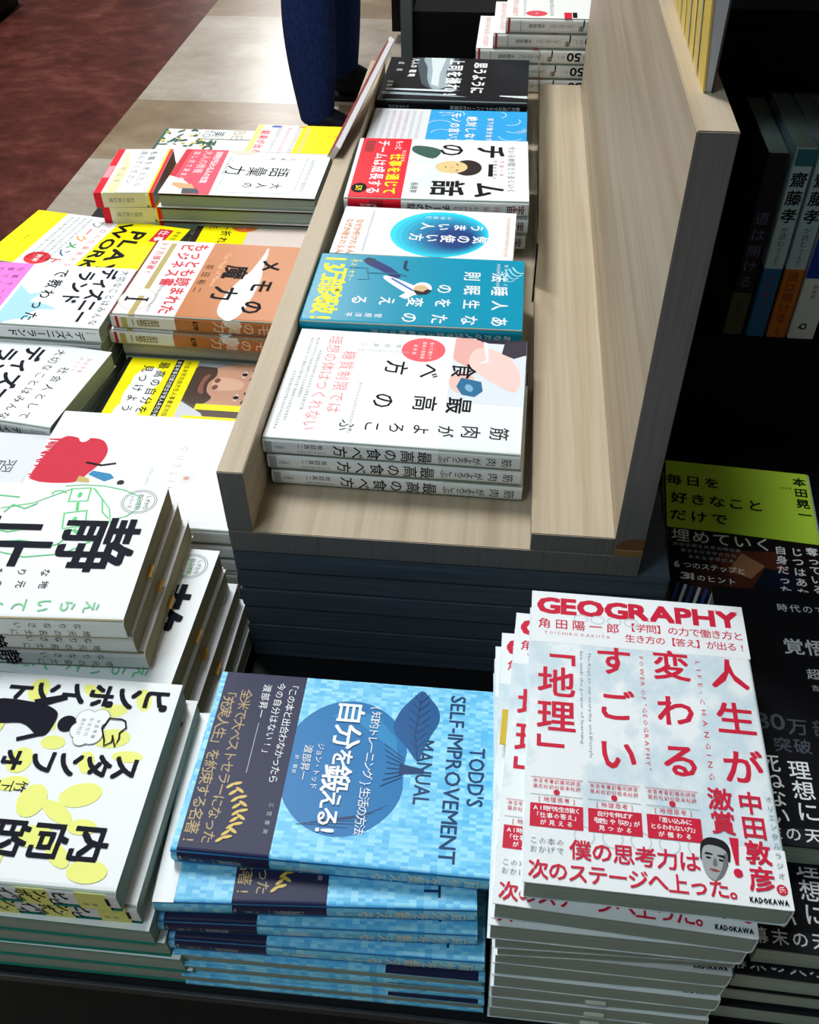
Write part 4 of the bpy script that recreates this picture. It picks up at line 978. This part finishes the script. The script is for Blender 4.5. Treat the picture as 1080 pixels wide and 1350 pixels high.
def person():
    root = empty('person', (-0.43, 2.38, -0.70)); tag(root, 'standing person in dark blue jeans and dark shoes beyond the left book stacks', 'person')
    skin = mat('#b98a70', .55); jean = node_mat('dark_denim', lambda nt, bs: nt.links.new(ramp(nt, (lambda n: (n.inputs.__getitem__('Scale').__setattr__('default_value', 60), n.outputs['Fac'])[1])(N(nt, 'ShaderNodeTexNoise')), [(0.3, '#17244e'), (0.7, '#253769')]).outputs[0], bs.inputs['Base Color']), .85, .1)
    dark = mat('#15161c', .6); z0 = -700
    # near leg N, far leg Fq (feet point to +x)
    Nx, Ny = -412, 2345; Fx, Fy = -395, 2730
    V = []; Rd = []; Ed = []
    def add(v, r, p=None):
        V.append(v); Rd.append(r)
        if p is not None: Ed.append((p, len(V) - 1))
        return len(V) - 1
    pel = add((-415, 2470, z0 + 930), 120)
    sp1 = add((-415, 2475, z0 + 1120), (130, 110), pel); ch = add((-415, 2480, z0 + 1330), (155, 115), sp1); nk = add((-445, 2380, z0 + 1460), 58, ch); hd0 = add((-432, 2380, z0 + 1545), 72, nk); hd1 = add((-428, 2380, z0 + 1640), 92, hd0); add((-438, 2380, z0 + 1700), 66, hd1)
    for sgn, ax in ((-1, Ny), (1, Fy)):
        s_ = add((-415, 2480 + sgn * 165, z0 + 1390), 62, ch); e_ = add((-470, 2380 + sgn * 225, z0 + 1110), 44, s_); w_ = add((-390, 2380 + sgn * 215, z0 + 880), 29, e_); pm = add((-365, 2380 + sgn * 212, z0 + 820), (36, 22), w_)
        for k in range(4):
            f0 = add((-372 + k * 17 - 18, 2380 + sgn * 212, z0 + 780), 9, pm); f1 = add((-366 + k * 17 - 18, 2380 + sgn * 207, z0 + 752 + abs(k - 1.5) * 3), 8, f0); add((-368 + k * 17 - 18, 2380 + sgn * 200, z0 + 728 + abs(k - 1.5) * 5), 7, f1)
        th = add((-338, 2380 + sgn * 205, z0 + 806), 10, pm); add((-326, 2380 + sgn * 200, z0 + 778), 8.5, th)
    for (x, y, sg) in ((Nx, Ny, -1), (Fx, Fy, 1)):
        hp = add((-415, 2470 + sg * 85, z0 + 880), 86, pel); kn = add((x + 4, y, z0 + 500), 58, hp); cf = add((x - 4, y, z0 + 330), 54, kn); an = add((x, y, z0 + 100), 36, cf); hl = add((x + 10, y, z0 + 52), 36, an); add((x + 130, y, z0 + 34), (26, 34), hl)
    skin_obj('body', V, Ed, Rd, skin, root)
    # jeans
    V, Rd, Ed = [], [], []
    pel = add((-415, 2470, z0 + 960), 140); add((-415, 2472, z0 + 1050), 138, pel)
    for (x, y, sg) in ((Nx, Ny, -1), (Fx, Fy, 1)):
        hp = add((-415, 2470 + sg * 88, z0 + 860), 106, pel); kn = add((x + 4, y, z0 + 500), 80, hp); cf = add((x - 4, y, z0 + 330), 84, kn); add((x - 2, y, z0 + 190), 72, cf); add((x, y, z0 + 84), 54, len(V) - 1); add((x, y, z0 + 66), 56, len(V) - 1)
    skin_obj('jeans', V, Ed, Rd, jean, root)
    for (x, y) in ((Nx, Ny), (Fx, Fy)):
        s = skin_obj('shoe', [(x - 22, y, z0 + 48), (x + 30, y, z0 + 50), (x + 100, y, z0 + 40), (x + 170, y, z0 + 32), (x + 205, y, z0 + 30), (x + 2, y, z0 + 78)], [(0, 1), (1, 2), (2, 3), (3, 4), (1, 5)], [(46, 46), (48, 46), (46, 38), (46, 30), (36, 24), 44], dark, root)
        boxes_ = boxes('sole', [(x - 66, x + 238, y - 44, y + 44, z0 + 1, z0 + 16)], mat('#23242a', .7), None, 0.006); boxes_.parent = s
    # jacket, sleeves and hair
    V, Rd, Ed = [], [], []
    a = add((-415, 2472, z0 + 1000), 150); b_ = add((-415, 2476, z0 + 1150), (148, 130), a); c_ = add((-415, 2480, z0 + 1340), (172, 130), b_); add((-446, 2380, z0 + 1430), 84, c_)
    for sgn in (-1, 1):
        s_ = add((-415, 2480 + sgn * 170, z0 + 1395), 78, c_); e_ = add((-470, 2380 + sgn * 226, z0 + 1110), 60, s_); add((-398, 2380 + sgn * 216, z0 + 905), 46, e_)
    skin_obj('jacket', V, Ed, Rd, mat('#2a2c33', .8), root)
    skin_obj('hair', [(-462, 2380, z0 + 1700), (-452, 2380, z0 + 1735), (-500, 2380, z0 + 1630), (-500, 2380, z0 + 1560)], [(0, 1), (0, 2), (2, 3)], [88, 66, 60, 44], HAIR, root)
    fc = Sheet(); 
    for sy in (-32, 32): fc.ell(sy, 1652, 13, 6, PUREW); fc.ell(sy, 1652, 6, 6, HAIR); fc.line([(sy - 16, 1672), (sy + 16, 1672)], 5, HAIR)
    fc.poly([(-22, 1588), (0, 1594), (22, 1588), (0, 1580)], mat('#8a4a44', .5))
    vs, fs, fm, ms = [], [], [], []
    fc.bake(lambda x, y, e: (-415 + math.sqrt(max(1, 100 ** 2 - x * x * 1.1)) + 20 + e, 2380 + x, y + z0), vs, fs, fm, ms)
    f = mesh_obj('face', vs, fs, ms, fm, root); f.location = -root.location
    skin_obj('nose', [(-330, 2380, z0 + 1650), (-316, 2380, z0 + 1615)], [(0, 1)], [9, 15], skin, root)
person()
